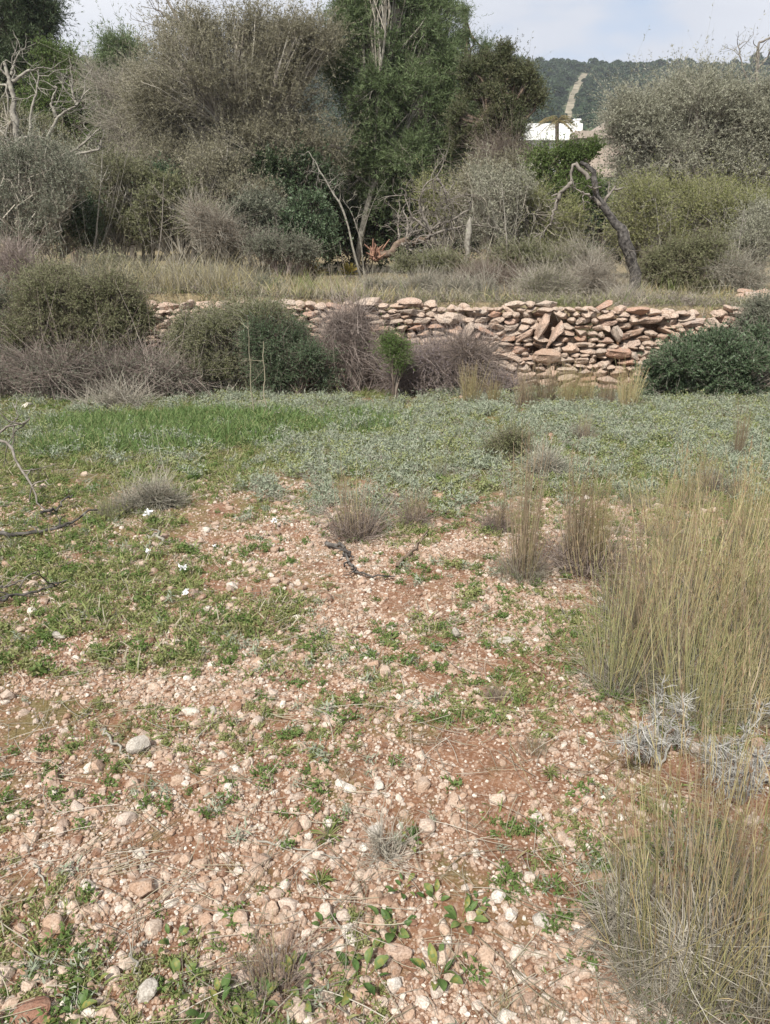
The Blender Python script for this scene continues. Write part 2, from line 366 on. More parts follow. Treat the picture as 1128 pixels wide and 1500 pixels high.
# ------------------------------------------------------------------ scattered stuff by geometry nodes
def scatter(name, protos, P, rot, scl, pid, cat, label, mat=None):
    """ONE stuff object: copies of a few small meshes on the given points"""
    me = bpy.data.meshes.new(name); me.vertices.add(len(P)); me.vertices.foreach_set('co', np.asarray(P, np.float32).ravel())
    for nm, ty, d in (('rot', 'FLOAT_VECTOR', rot), ('scl', 'FLOAT_VECTOR', scl)):
        a = me.attributes.new(nm, ty, 'POINT'); a.data.foreach_set('vector', np.asarray(d, np.float32).ravel())
    a = me.attributes.new('pid', 'INT', 'POINT'); a.data.foreach_set('value', np.asarray(pid, np.int32))
    o = bpy.data.objects.new(name, me); COL.objects.link(o); tag(o, label, cat, None, 'stuff')
    ng = bpy.data.node_groups.new(name + '_scatter', 'GeometryNodeTree')
    ng.interface.new_socket('Geometry', in_out='INPUT', socket_type='NodeSocketGeometry')
    ng.interface.new_socket('Geometry', in_out='OUTPUT', socket_type='NodeSocketGeometry')
    gi = ng.nodes.new('NodeGroupInput'); go = ng.nodes.new('NodeGroupOutput')
    ip = ng.nodes.new('GeometryNodeInstanceOnPoints'); g2 = ng.nodes.new('GeometryNodeGeometryToInstance')
    for pme in reversed(protos):
        po = bpy.data.objects.new(pme.name, pme); oi = ng.nodes.new('GeometryNodeObjectInfo'); oi.inputs[0].default_value = po
        ng.links.new(oi.outputs['Geometry'], g2.inputs[0])
    def attr(nm, ty):
        n = ng.nodes.new('GeometryNodeInputNamedAttribute'); n.data_type = ty; n.inputs[0].default_value = nm
        return n.outputs[0]
    er = ng.nodes.new('FunctionNodeEulerToRotation')
    k = ng.links.new
    k(gi.outputs[0], ip.inputs['Points']); k(g2.outputs[0], ip.inputs['Instance']); ip.inputs['Pick Instance'].default_value = True
    k(attr('pid', 'INT'), ip.inputs['Instance Index']); k(attr('rot', 'FLOAT_VECTOR'), er.inputs[0]); k(er.outputs[0], ip.inputs['Rotation'])
    k(attr('scl', 'FLOAT_VECTOR'), ip.inputs['Scale']); k(ip.outputs[0], go.inputs[0])
    md = o.modifiers.new('scatter', 'NODES'); md.node_group = ng
    return o
def zrot(rng, n, tilt=.15):
    return np.stack([rng.normal(0, tilt, n), rng.normal(0, tilt, n), rng.uniform(0, 6.283, n)], -1)
def uni(rng, n, lo, hi):
    s = rng.uniform(lo, hi, n); return np.stack([s, s, s], -1)
def pts_in_view(rng, n, y0, y1, margin=.62, power=1.0):
    """random ground positions in the wedge the camera could see, uniform per area (or denser near for power>1)"""
    u = rng.random(n) ** power
    y = np.sqrt(y0 ** 2 + u * (y1 ** 2 - y0 ** 2)); x = rng.uniform(-1, 1, n) * (margin * y + .45)
    return x, y

# ------------------------------------------------------------------ stones
def rock(seed, sub, cuts=12, lo=.55, hi=.92, rough=.05):
    bm = bmesh.new(); bmesh.ops.create_icosphere(bm, subdivisions=sub, radius=1)
    V = np.array([v.co for v in bm.verts]); Fc = np.array([[v.index for v in f.verts] for f in bm.faces]); bm.free()
    rng = np.random.default_rng(seed)
    for _ in range(cuts):
        n = rdir(rng, 1)[0]; d = rng.uniform(lo, hi); V = V - np.maximum(0, V @ n - d)[:, None] * n
    V = V * (1 + rough * 2 * (vnoise(V, 2.3, seed) - .5))[:, None]
    V = V - (V.max(0) + V.min(0)) / 2; V = V / np.abs(V).max(0)
    return V, Fc
def rock_mesh(seed, sub, mat, name='stone', **k):
    V, Fc = rock(seed, sub, **k); g = Geo(); g.add(V, Fc); return g.mesh(name, mat, False)

# ------------------------------------------------------------------ dry stone terrace wall
def build_wall():
    rng = np.random.default_rng(21)
    x0, x1 = -3.75, 4.75
    root = empty('dry_stone_wall', (0.4, yw(.4), 0), 'low dry stone terrace wall of rough pinkish limestone across the back of the field', 'wall')
    protos = [rock_mesh(100 + i, 3, M['wall'], cuts=16, lo=.48, hi=.95, rough=.14) for i in range(14)]
    slots = []
    v = -.03; k = 0
    while v < 1.0:
        h = rng.uniform(.045, .10); u = x0 + rng.uniform(0, .2)
        while u < x1:
            wd = h * rng.uniform(1.3, 3.6); wd = min(wd, .42)
            slots.append([u + wd / 2, v + h / 2, wd / 2, h / 2, rng.normal(0, .07), k]); u += wd
        v += h * .97; k += 1
    # long slabs set on a slant, as in two places of the face
    special = []
    for px, py, wd, h, tl in ((795, 480, .52, .15, -1.05), (815, 492, .46, .14, -1.12), (686, 485, .40, .13, -1.0), (770, 492, .34, .10, -.5),
                              (661, 466, .46, .17, .05), (905, 490, .25, .12, 1.3), (1048, 478, .26, .11, 1.2), (955, 470, .42, .10, -.05),
                              (600, 458, .45, .10, 0), (800, 522, .42, .22, 0), (905, 517, .38, .17, .05), (540, 443, .45, .13, 0), (560, 484, .3, .12, .1), (600, 443, .36, .13, 0)):
        p = at(px, py, yw((px - 564) / F * 9.9) - .1)
        special.append([p[0], p[2], wd * .44, h * .44, tl])
    def covered(u, z):
        for s in special:
            du, dz = u - s[0], z - s[1]; c, q = math.cos(s[4]), math.sin(s[4])
            a = (du * c - dz * q) / (s[2] * .85); b = (du * q + dz * c) / (s[3] * .95)
            if a * a + b * b < 1: return True
        return False
    cells = [s for s in slots if not covered(s[0], s[1] + .0)]
    out = []
    for u, z, a, b, tl, k in cells:
        z += (v2(u, k * .15, 1.3, 31) - .5) * .11 + (v2(u, 0, .9, 33) - .5) * .08
        top = topz(u) + (v2(u, 2, 3.5, 35) - .5) * .20 + .02 - (.12 if u < -2.9 else 0)
        if z + b * .5 > top or z < -.06: continue
        tl += (v2(u, z, 1.4, 37) - .5) * .7 if rng.random() < .6 else rng.normal(0, .25)
        sc = rng.uniform(1.0, 1.22)
        out.append((u, z, a * sc * 1.04, b * sc * 1.16, tl, rng.uniform(.10, .15), rng.uniform(-.035, .035)))
    for s in special: out.append((s[0], s[1], s[2], s[3], s[4], .14, -.06))
    # those hidden at the far left behind the shrubs and lowest course go to the joined rest
    out.sort(key=lambda s: -(s[2] * s[3]) * (1 if s[0] > -3.4 else .3))
    rest = Geo()
    for i, (u, z, a, b, tl, d, dy) in enumerate(out):
        y = yw(u) - .07 + z * .10 + dy
        if i < 300:
            o = bpy.data.objects.new('stone', protos[rng.integers(14)]); COL.objects.link(o); o.parent = root
            o.location = Vector((u, y, z)) - root.location
            o.scale = (a, d, b); o.rotation_euler = (rng.normal(0, .10), tl, rng.normal(0, .12))
        else:
            V, Fc = rock(700 + i, 2); V = V * (a, d, b); c, q = math.cos(tl), math.sin(tl)
            V = np.stack([V[:, 0] * c + V[:, 2] * q, V[:, 1], -V[:, 0] * q + V[:, 2] * c], -1) + (u, y, z); rest.add(V, Fc)
    # small wedging stones in the joints and behind
    for i in range(420):
        u = rng.uniform(x0, x1); z = rng.uniform(0, topz(u) - .04); a = rng.uniform(.025, .06)
        V, Fc = rock(2000 + i, 2); rest.add(V * (a * 1.5, .07, a) + (u, yw(u) + .0 + z * .10, z), Fc)
    r = rest.build('small_wedging_stones', M['wall'], root, False); r['kind'] = 'stuff'
    print('wall stones', len(out))
build_wall()

# ------------------------------------------------------------------ houses and palm on the rising ground
def box(g, c, s, rz=0):
    c = np.array(c, float); s = np.array(s, float) / 2
    V = np.array([[x, y, z] for x in (-1, 1) for y in (-1, 1) for z in (-1, 1)]) * s
    q = np.array([[math.cos(rz), -math.sin(rz), 0], [math.sin(rz), math.cos(rz), 0], [0, 0, 1]])
    g.add(V @ q.T + c, [[0, 1, 3, 2], [4, 6, 7, 5], [0, 4, 5, 1], [2, 3, 7, 6], [0, 2, 6, 4], [1, 5, 7, 3]])
def houses():
    Y = 112
    p = at(806, 205, Y); s = mpp(806, 205, Y); z0 = float(terrain(p[0], Y)) - 1
    r = empty('white_house', (p[0], Y, z0), 'white flat roofed house on the slope beyond the trees', 'house')
    zt = at(800, 207, Y)[2]; g = Geo(); box(g, (p[0] - .6, Y + 4, (zt + z0) / 2), (92 * s, 8, zt - z0)); g.build('wall', M['white'], r)
    zr = at(800, 183, Y)[2]; g = Geo(); box(g, (p[0] - .6, Y + 3.6, (zt + zr) / 2 + .02), (100 * s, 9.4, zr - zt)); rf = g.build('roof', M['white'], r)
    cz = at(851, 174, Y)[2]; q = at(851, 190, Y); g = Geo(); box(g, (q[0], Y + 3, (cz + zt) / 2 + .2), (9 * s, 1, cz - zt + .4)); box(g, (q[0], Y + 3, cz + .3), (11 * s, 1.2, .16))
    ch = g.build('chimney', M['white'], r)
    for px in (770, 800, 829):
        q = at(px, 214, Y); f = Geo(); box(f, (q[0], Y - .03, q[2]), (9 * s, .12, 12 * s)); fo = f.build('window', M['beige'], r)
        f = Geo(); box(f, (q[0], Y - .11, q[2]), (7 * s, .08, 10 * s)); go = f.build('pane', M['glass'], None, origin=tuple(r.location)); go.parent = fo; go.location = (0, 0, 0)
    Y = 108; p = at(882, 205, Y); s = mpp(882, 205, Y); z0 = float(terrain(p[0], Y)) - 1
    r = empty('beige_house', (p[0], Y, z0), 'beige house with a sloping tiled roof right of the white one', 'house')
    a, b, zt = at(846, 205, Y), at(920, 205, Y), at(880, 203, Y)[2]
    g = Geo(); box(g, ((a[0] + b[0]) / 2, Y + 4, (z0 + zt) / 2), (b[0] - a[0], 7.5, zt - z0)); g.build('wall', M['beige'], r)
    zl, zh = at(850, 192, Y)[2], at(890, 176, Y)[2]
    g = Geo()
    V = np.array([[a[0] - .4, Y - .3, zt + .02], [b[0] + .4, Y - .3, zt + .02], [b[0] + .4, Y + 8.3, zt + .02], [a[0] - .4, Y + 8.3, zt + .02],
                  [a[0] - .4, Y - .3, zl], [a[0] + 2.6, Y - .3, zl], [at(890, 180, Y)[0], Y - .3, zh], [b[0] + .4, Y - .3, zl]])
    W = V.copy(); W[4:, 1] = Y + 8.3
    V = np.concatenate([V, W[4:]])
    g.add(V, [[0, 3, 2, 1], [4, 5, 9, 8], [5, 6, 10, 9], [6, 7, 11, 10], [0, 4, 8, 3], [1, 2, 11, 7]]); 
    g.add(V, [[0, 1, 5, 4], [5, 1, 7, 6], [3, 8, 9, 2], [9, 10, 11, 2]])
    g.build('roof', M['tile'], r)
    q = at(870, 215, Y); f = Geo(); box(f, (q[0], Y + .22, q[2]), (9 * s, .12, 12 * s)); fo = f.build('window', M['white'], r)
    f = Geo(); box(f, (q[0], Y + .13, q[2]), (7 * s, .08, 10 * s)); go = f.build('pane', M['glass'], None, origin=tuple(r.location)); go.parent = fo; go.location = (0, 0, 0)
    # palm in front
    Y = 96; rng = np.random.default_rng(5); b = on(816, Y); c = at(816, 178, Y)
    r = empty('palm_tree', b, 'yellowing palm tree standing in front of the white house', 'palm tree')
    g = Geo(); P = np.linspace(b, c, 8)[None]; g.add(*tubes(P, np.full((1, 8), .22), 7)); g.build('trunk', M['bark_brown'], r, True)
    g = Geo(); n = 34; az = rng.uniform(0, 6.283, n); el = rng.uniform(-.1, .9, n)
    D = np.stack([np.cos(az) * np.cos(el), np.sin(az) * np.cos(el), np.sin(el)], -1)
    P = curve(np.repeat(c[None], n, 0), D, 2.2, 8, rng, .12, .5); g.add(*tubes(P, np.full((n, 8), .03), 3, rng.random(n)))
    T = vn(np.gradient(P, axis=1)).reshape(-1, 3)
    for sgn in (-1, 1):
        for j in range(2):
            C = P.reshape(-1, 3); sd = vn(np.cross(T, [0, 0, 1.])) * sgn + T * .5 + np.array([0, 0, -.35])
            V, Fc, t = tri_leaves(C + T * j * .15, vn(sd), .38, .07, rng, np.repeat(rng.random(n), 8)); g.add(V, Fc, t)
    g.build('fronds', M['palm'], r)
houses()

# ------------------------------------------------------------------ the wooded hill
def hill_wood():
    rng = np.random.default_rng(11)
    protos = []
    for k in range(5):
        g = Geo(); n = 170
        lob = [(rng.uniform(-.45, .45), rng.uniform(-.45, .45), rng.uniform(.45, .8)) for _ in range(5)]
        for lx, ly, lz in lob:
            d = rdir(rng, n // 5 * 2); d[:, 2] = np.abs(d[:, 2]) * .9 - .25; rr = rng.uniform(.22, .36)
            C = np.array([lx, ly, lz]) + d * np.array([rr, rr, rr * .75]) * rng.uniform(.7, 1.05, (len(d), 1))
            g.add(*tri_leaves(C, vn(d + .7 * rdir(rng, len(d))), .22, .20, rng, np.clip(rng.normal(.45, .25, len(d)), 0, 1)))
        g.add(*tubes(np.array([[[0, 0, -.1], [0.02, 0, .3], [0, .02, .6]]]), np.array([[.05, .04, .03]]), 4, [.1]))
        protos.append(g.mesh('hill_pine', M['hill_pine']))
    n = 34000
    y = rng.uniform(128, 450, n); x = rng.uniform(-.62, .62, n) * y
    tr = np.interp(y, [200, 245, 330, 412], [.203, .211, .219, .2335]) * y         # the pale cleared strip
    keep = (np.abs(x - tr) > np.interp(y, [150, 392, 393, 420], [2.0, 3.3, 0, 0])) & (rng.random(n) < np.interp(y, [128, 250, 400], [.35, .6, 1]))
    x, y = x[keep], y[keep]; P = np.stack([x, y, terrain(x, y) - .3], -1); n = len(x)
    s = rng.lognormal(math.log(2.8), .28, n) * np.where(np.abs(x - np.interp(y, [200, 245, 330, 412], [.203, .211, .219, .2335]) * y) < 6, .75, 1); scl = np.stack([s * rng.uniform(.8, 1.1, n), s * rng.uniform(.8, 1.1, n), s * rng.uniform(.75, 1.15, n)], -1)
    scatter('hill_wood', protos, P, zrot(rng, n, .06), scl, rng.integers(0, 5, n), 'wood', 'distant pine wood covering the hill behind the houses')
    ys = np.linspace(150, 392, 60); c = np.interp(ys, [200, 245, 330, 412], [.203, .211, .219, .2335]) * ys
    hw = np.interp(ys, [150, 420], [.8, 1.6]) * (1 + .5 * (vnoise(np.stack([ys, ys * 0, ys * 0], -1), .15, 2) - .5))
    cols = np.linspace(-1, 1, 7); X = c[:, None] + hw[:, None] * cols[None]; Yy = np.repeat(ys[:, None], 7, 1)
    V = np.stack([X, Yy, terrain(X, Yy) + .25], -1); i = np.arange(60 * 7).reshape(60, 7)
    g = Geo(); g.add(V, np.stack([i[:-1, :-1], i[:-1, 1:], i[1:, 1:], i[1:, :-1]], -1).reshape(-1, 4)); o = g.build('hill_track', M['track'], None, True); o['kind'] = 'structure'
hill_wood()

# ------------------------------------------------------------------ trees and shrubs
def clumps(lob, n, rng, gap, ns, rmin, zmin):
    C, Rr = np.array([l[0] for l in lob]), np.array([l[1] for l in lob])
    wgt = (Rr[:, 0] * Rr[:, 2]) ** .7; k = rng.choice(len(lob), int(n * 2.2), p=wgt / wgt.sum())
    d = rdir(rng, len(k)); r = rng.uniform(rmin ** 2.2, 1, len(k)) ** (1 / 2.2)
    P = C[k] + d * Rr[k] * r[:, None]
    q = vnoise(P, ns, 3); P = P + d * Rr[k] * ((q - .5) * .8 + (vnoise(P, ns * .45, 5) - .5) * .5)[:, None]
    ok = (vnoise(P, ns * 1.7, 8) > gap) & (P[:, 2] > zmin + .03)
    idx = np.nonzero(ok)[0][:n]
    return P[idx], d[idx], k[idx], q[idx]
SP = dict(   # tw twigs per clump, tl twig length, lpt leaves per twig, L, W leaf size
    pine=dict(tw=5, tl=.36, lpt=16, L=.112, W=.018, up=.45, spread=.8, gap=.40, ns=1.5, rmin=.3, out=.7, shrink=.2, shoot=.1),
    olive=dict(tw=5, tl=.42, lpt=13, L=.060, W=.018, up=.45, spread=.9, gap=.30, ns=1.5, rmin=.4, out=.6, shrink=.1, shoot=.12),
    juniper=dict(tw=5, tl=.24, lpt=14, L=.060, W=.020, up=.8, spread=.7, gap=.35, ns=1.8, rmin=.35, out=.6),
    lentisk=dict(tw=4, tl=.13, lpt=11, L=.038, W=.017, up=.4, spread=.8, gap=.28, ns=3.2, rmin=.5, out=.8),
    carob=dict(tw=4, tl=.26, lpt=10, L=.075, W=.040, up=.2, spread=.9, gap=.25, ns=1.6, rmin=.5, out=.8),
    heath=dict(tw=5, tl=.17, lpt=14, L=.032, W=.012, up=.5, spread=1.1, gap=.28, ns=3.2, rmin=.3, out=.7, bend=.7),
    twiggy=dict(tw=7, tl=.20, lpt=3, L=.026, W=.010, up=.35, spread=1.4, gap=.26, ns=3.2, rmin=.15, out=.6, bend=.9, tr=.0022),
    sparse=dict(tw=5, tl=.30, lpt=10, L=.055, W=.018, up=.8, spread=.9, gap=.36, ns=2.1, rmin=.3, out=.6, bend=.5, shrink=.1, shoot=.12),
    brush=dict(tw=6, tl=.26, lpt=4, L=.030, W=.012, up=.15, spread=2.2, gap=.30, ns=3.0, rmin=.1, out=.5, bend=1.0, tr=.0026),
    bare=dict(tw=6, tl=.42, lpt=0, L=.05, W=.02, up=.4, spread=1.1, gap=.28, ns=1.5, rmin=.3, out=.8, bend=.6, tr=.0024),
)
def plant(name, label, cat, bpx, Y, lobes, spec, n, seed, leaf, wood, twig, trunk=None, tr=.09, group=None, leafname=None, limb_r=None, size=1.0, stems=0, basez=None):
    """lobes: (px, py, dY, rx, ry) in photo pixels at distance Y + dY; trunk: list of (px, py) the trunk passes through"""
    rng = np.random.default_rng(seed); sp = dict(SP[spec]); base = on(bpx, Y)
    if basez is not None: base = at(bpx, basez, Y)
    lob = []
    for px, py, dy, rx, ry in lobes:
        s = mpp(px, py, Y + dy); e_ = sp['tl'] * size * sp.get('shrink', .25); lob.append((at(px, py, Y + dy), np.maximum(np.array([rx, .85 * (rx * ry) ** .5, ry]) * s - e_, np.array([rx, (rx * ry) ** .5, ry]) * s * .4)))
    if spec != 'bare':                           # smaller bulges break each dome's outline
        for c_, r_ in list(lob):
            for _ in range(4):
                d_ = rdir(rng, 1)[0]; d_[2] = abs(d_[2]) * .9 - .15; f_ = rng.uniform(.30, .52)
                lob.append((c_ + d_ * r_ * rng.uniform(.75, 1.0), r_ * f_ * np.array([1, 1, rng.uniform(.8, 1.3)])))
        lob[:len(lobes)] = [(c_, r_ * .86) for c_, r_ in lob[:len(lobes)]]
    zmin = float(base[2]) - .05
    C, D, K, q = clumps(lob, n, rng, sp['gap'], sp['ns'] / size, sp['rmin'], zmin); m = len(C)
    root = empty(name, base, label, cat, group)
    W = Geo(); Tw = Geo(); Lf = Geo()
    if trunk is not None:
        tp = np.array([base - (0, 0, .1)] + [at(px, py, Y) for px, py in trunk]); kk = np.linspace(0, len(tp) - 1, 12)
        P = np.stack([np.interp(kk, range(len(tp)), tp[:, i]) for i in range(3)], -1); P[1:-1] += rng.normal(0, tr * .35, (10, 3))
        W.add(*tubes(P[None], np.linspace(tr, tr * .35, 12)[None], 8, [.5])); fork = P
        # a limb to each lobe
        lc = np.array([l[0] for l in lob]); st = fork[np.clip((rng.uniform(.35, .95, len(lc)) * 12).astype(int), 3, 11)]
        LP = curve(st, vn(lc - st), np.linalg.norm(lc - st, axis=1), 7, rng, .12)
        LP[:, -1] = lc; W.add(*tubes(LP, np.linspace(tr * .5, tr * .16, 7)[None].repeat(len(lc), 0), 6))
        j = rng.integers(2, 7, m); S0 = LP[K, j]
    else:
        ns_ = max(5, stems or m // 25); fp = base + rng.normal(0, 1, (ns_, 3)) * np.array([.55 if spec in ('brush', 'twiggy') else .25, .2, 0]) * np.array([max(l[1][0] for l in lob)] * 3)
        fp[:, 2] = terrain(fp[:, 0], fp[:, 1]) - .03
        if basez is not None: fp = base + rng.normal(0, .03, (ns_, 3))
        lc = C[rng.integers(0, m, ns_)]; LP = curve(fp, vn(lc - fp), np.linalg.norm(lc - fp, axis=1) * .75, 6, rng, .25)
        r0 = limb_r or .012; Tw.add(*tubes(LP, np.linspace(r0, r0 * .4, 6)[None].repeat(ns_, 0), 4, rng.random(ns_)))
        dd = ((C[:, None] - LP[None, :, 3]) ** 2).sum(-1); S0 = LP[np.argmin(dd, 1), rng.integers(2, 6, m)]
    ln = np.linalg.norm(C - S0, axis=1); bd = vn(C - S0)
    BP = curve(S0, bd, ln, 5, rng, .15)
    if spec in ('brush', 'twiggy', 'sparse'): BP[:, 1:4] += rng.normal(0, 1, (m, 3, 3)) * (ln * .10)[:, None, None]
    BP[:, -1] = C
    br = np.clip(ln * .010, .0025, .022) * size ** .5
    Tw.add(*tubes(BP, br[:, None] * np.linspace(1, .35, 5)[None], 3, rng.random(m)))
    od = vn(D * sp['out'] + bd * .5 + np.array([0, 0, sp['up']]))
    t = sp['tw']; tl = sp['tl'] * size
    p0 = np.repeat(C, t, 0) - np.repeat(bd, t, 0) * (rng.random(m * t) * .5 * tl)[:, None]
    td = vn(np.repeat(od, t, 0) + sp['spread'] * rdir(rng, m * t))
    TP = curve(p0, td, tl * rng.uniform(.45, 1.25, m * t) * np.where(rng.random(m * t) < sp.get('shoot', .06), 2.0, 1), 4, rng, sp.get('bend', .45))
    Tw.add(*tubes(TP, np.linspace(1, .4, 4)[None] * np.full((m * t, 1), sp.get('tr', .0017) * size ** .5), 3, rng.random(m * t)))
    l = sp['lpt']
    if l and leaf:
        u = rng.uniform(.15, 1, (m * t, l)) * 2.999; i = u.astype(int); f = (u - i)[..., None]
        a = np.arange(m * t)[:, None]; LC = (TP[a, i] * (1 - f) + TP[a, i + 1] * f).reshape(-1, 3)
        LD = vn(np.repeat(td, l, 0) * .7 + rdir(rng, len(LC)) * .9 + np.array([0, 0, .15]))
        ct = np.repeat(np.clip(.15 + .55 * q + rng.normal(0, .12, m), 0, 1), t * l)
        tint = np.clip(ct * .75 + .30 * rng.random(len(LC)) - .02, 0, 1)
        Lf.add(*tri_leaves(LC, LD, sp['L'] * size * rng.uniform(.7, 1.25, len(LC)), sp['W'] * size, rng, tint))
        Lf.build(leafname or ('crown' if trunk is not None else 'foliage'), M[leaf], root)
    if W.V: W.build('trunk', M[wood], root, True)
    Tw.build('branches' if trunk is not None else 'twigs', M[twig], root)
    return root

# trees, far to near
BG = 'dark evergreen trees closing the view behind the terrace'
for i, (px, top, Y, lab) in enumerate((
        (40, 190, 27, 'dark evergreen tree behind the bleached bare tree at the left edge'), (130, 175, 29, 'dark evergreen tree behind the bright green bushy tree'),
        (230, 170, 27, 'dark evergreen tree behind the left side of the big grey-brown wild olive'), (330, 210, 26, 'dark evergreen tree behind the middle of the big grey-brown wild olive'),
        (440, 200, 27, 'dark evergreen tree behind the gap between the wild olive and the tall pine'), (545, 210, 25, 'dark evergreen tree behind the tall pine'),
        (650, 210, 26, 'dark evergreen tree behind the tangled dead branches'), (740, 235, 27, 'dark evergreen tree behind the brownish juniper'),
        (850, 262, 27, 'dark evergreen tree below the beige house'), (950, 240, 27, 'dark evergreen tree behind the grey-green olive left flank'),
        (1050, 235, 26, 'dark evergreen tree behind the middle of the grey-green olive'), (1140, 215, 28, 'dark evergreen tree cut by the right edge'))):
    h = 400 - top
    plant('evergreen_tree', lab, 'tree', px, Y, [(px, top + h * .3, 0, 62, h * .3), (px - 30, top + h * .55, -.3, 60, h * .3), (px + 32, top + h * .6, -.2, 60, h * .3), (px, top + h * .85, -.4, 80, h * .25)],
          'carob', 520, 300 + i, 'carob' if i % 2 else 'pine_dark', 'bark_brown', 'twig_brown', [(px, top + h * .6), (px + 4, top + h * .25)], .12, BG, size=1.7)
plant('pine_tree', 'dark pine tree rising out of the picture at the top left corner', 'tree', -30, 21,
      [(-40, 10, 0, 90, 85), (22, 60, 0, 48, 45), (42, 10, 0, 34, 45), (5, 105, .2, 62, 40), (66, 38, 0, 14, 18), (74, 20, 0, 11, 12), (-30, 150, 0, 70, 60)],
      'pine', 1500, 41, 'pine_dark', 'bark_brown', 'twig_brown', [(-30, 150), (-20, 20)], .16, size=1.15)
plant('small_pine', 'small green pine top showing over the scrub against the sky', 'tree', 178, 28, [(160, 80, 0, 14, 20), (175, 72, 0, 20, 18), (196, 82, 0, 24, 18), (180, 115, 0, 48, 36), (172, 160, 0, 50, 40)],
      'pine', 420, 42, 'pine', 'bark_brown', 'twig_brown', [(176, 160), (174, 80)], .1, size=1.4)
plant('bushy_tree', 'bright green bushy tree left of the grey scrub', 'tree', 112, 19.5,
      [(75, 88, 0, 24, 20), (95, 115, 0, 42, 38), (135, 170, 0, 52, 40), (80, 170, 0, 48, 50), (155, 205, 0, 50, 38), (60, 225, 0, 50, 45), (120, 240, 0, 60, 40)],
      'juniper', 1100, 43, 'bright', 'bark_brown', 'twig_brown', [(112, 220), (105, 120)], .1, size=1.25)
plant('scrub_tree', 'thin grey-brown half bare tree beside the wild olive', 'tree', 195, 18.2,
      [(150, 125, 0, 45, 36), (200, 120, 0, 50, 38), (175, 180, 0, 70, 50), (225, 160, 0, 55, 50), (128, 95, 0, 16, 16), (190, 235, 0, 70, 40)],
      'bare', 700, 44, None, 'bark_grey', 'twig_grey', [(198, 230), (190, 150)], .08)
plant('wild_olive_tree', 'largest grey-brown wild olive with a broad domed crown', 'tree', 345, 16.6,
      [(350, 120, 0, 125, 95), (275, 185, 0, 85, 75), (430, 150, 0, 75, 95), (325, 62, 0, 70, 42), (400, 55, 0, 70, 42), (455, 225, 0, 55, 60), (222, 165, 0, 45, 55), (370, 225, -.5, 95, 55), (290, 245, -.3, 80, 45), (460, 70, 0, 40, 45), (250, 105, 0, 40, 35)],
      'olive', 3000, 45, 'olive', 'bark_grey', 'twig_grey', [(352, 300), (350, 220), (355, 140)], .17)
plant('pine_tree', 'tall pine with a pale slanting trunk in the middle of the trees', 'tree', 520, 17.4,
      [(560, 0, 0, 66, 50), (620, 25, 0, 46, 50), (520, 45, 0, 34, 52), (590, 90, 0, 82, 60), (560, 160, 0, 80, 55), (628, 170, 0, 56, 58), (530, 225, .3, 62, 42), (618, 240, .0, 72, 42), (645, 95, 0, 26, 46), (500, 120, 0, 22, 45), (600, 296, .4, 76, 30), (515, 290, .5, 40, 26), (575, -50, 0, 80, 40)],
      'pine', 2700, 46, 'pine', 'bark_pale', 'twig_grey', [(532, 330), (548, 262), (562, 200), (572, 100), (576, 0)], .075)
plant('pine_sapling', 'slender pine top with upright side shoots right of the tall pine', 'tree', 684, 18.5,
      [(682, 30, 0, 9, 20), (676, 62, 0, 12, 20), (690, 70, 0, 11, 16), (668, 85, 0, 12, 18), (710, 78, 0, 9, 18), (684, 110, 0, 26, 24), (684, 160, 0, 36, 34), (690, 215, 0, 40, 40)],
      'pine', 560, 47, 'pine', 'bark_brown', 'twig_brown', [(686, 200), (683, 100), (681, 20)], .05, size=.62)
plant('juniper_tree', 'dark pointed juniper with a browned lower crown beside the tall pine', 'tree', 735, 16.4,
      [(738, 84, 0, 12, 26), (742, 118, 0, 28, 30), (705, 120, 0, 32, 36), (772, 130, 0, 20, 34), (725, 160, 0, 50, 40), (748, 190, 0, 30, 40), (695, 195, 0, 42, 44), (745, 240, 0, 48, 36), (786, 148, 0, 12, 18)],
      'juniper', 1700, 48, 'juniper', 'bark_brown', 'twig_brown', [(735, 250), (738, 150), (738, 80)], .1, size=.85)
plant('bare_juniper', 'browned bare lower branches between the juniper and the white house', 'tree', 752, 15.9, [(735, 225, 0, 44, 30), (765, 240, 0, 36, 26), (715, 245, 0, 30, 26)], 'bare', 260, 148, None, 'bark_brown', 'twig_brown', [(750, 300), (748, 230)], .05)
plant('juniper_tree', 'low fresh green juniper growing in front of the white house', 'tree', 830, 15.2,
      [(795, 240, 0, 28, 24), (824, 238, 0, 30, 20), (846, 236, 0, 10, 26), (866, 234, 0, 13, 26), (812, 278, 0, 48, 34), (858, 288, 0, 40, 34), (786, 315, 0, 36, 34)],
      'juniper', 900, 49, 'bright', 'bark_brown', 'twig_brown', [(830, 300), (828, 240)], .07)
plant('wild_olive_tree', 'silvery grey-green wild olive spreading at the right edge', 'tree', 1015, 16.2,
      [(1022, 165, 0, 74, 52), (945, 200, 0, 54, 56), (970, 165, 0, 40, 34), (1095, 195, 0, 58, 50), (1000, 235, 0, 85, 52), (1080, 262, 0, 70, 45), (920, 165, 0, 20, 24), (1140, 190, 0, 50, 60), (950, 265, 0, 48, 36), (1120, 150, 0, 30, 30), (898, 185, 0, 14, 26)],
      'olive', 2500, 50, 'olive_grey', 'bark_grey', 'twig_grey', [(1015, 320), (1018, 240), (1022, 170)], .14)

# shrubs: (name, label, base px, Y, lobes, spec, n, leaf, twig, size)
def shrub(name, label, px, Y, lobes, spec, n, leaf, twig, size=1.0, group=None, cat='shrub', **k):
    global _sd; _sd += 1
    return plant(name, label, cat, px, Y, lobes, spec, n, 500 + _sd, leaf, None, twig, None, .05, group, None, size=size, **k)
_sd = 0
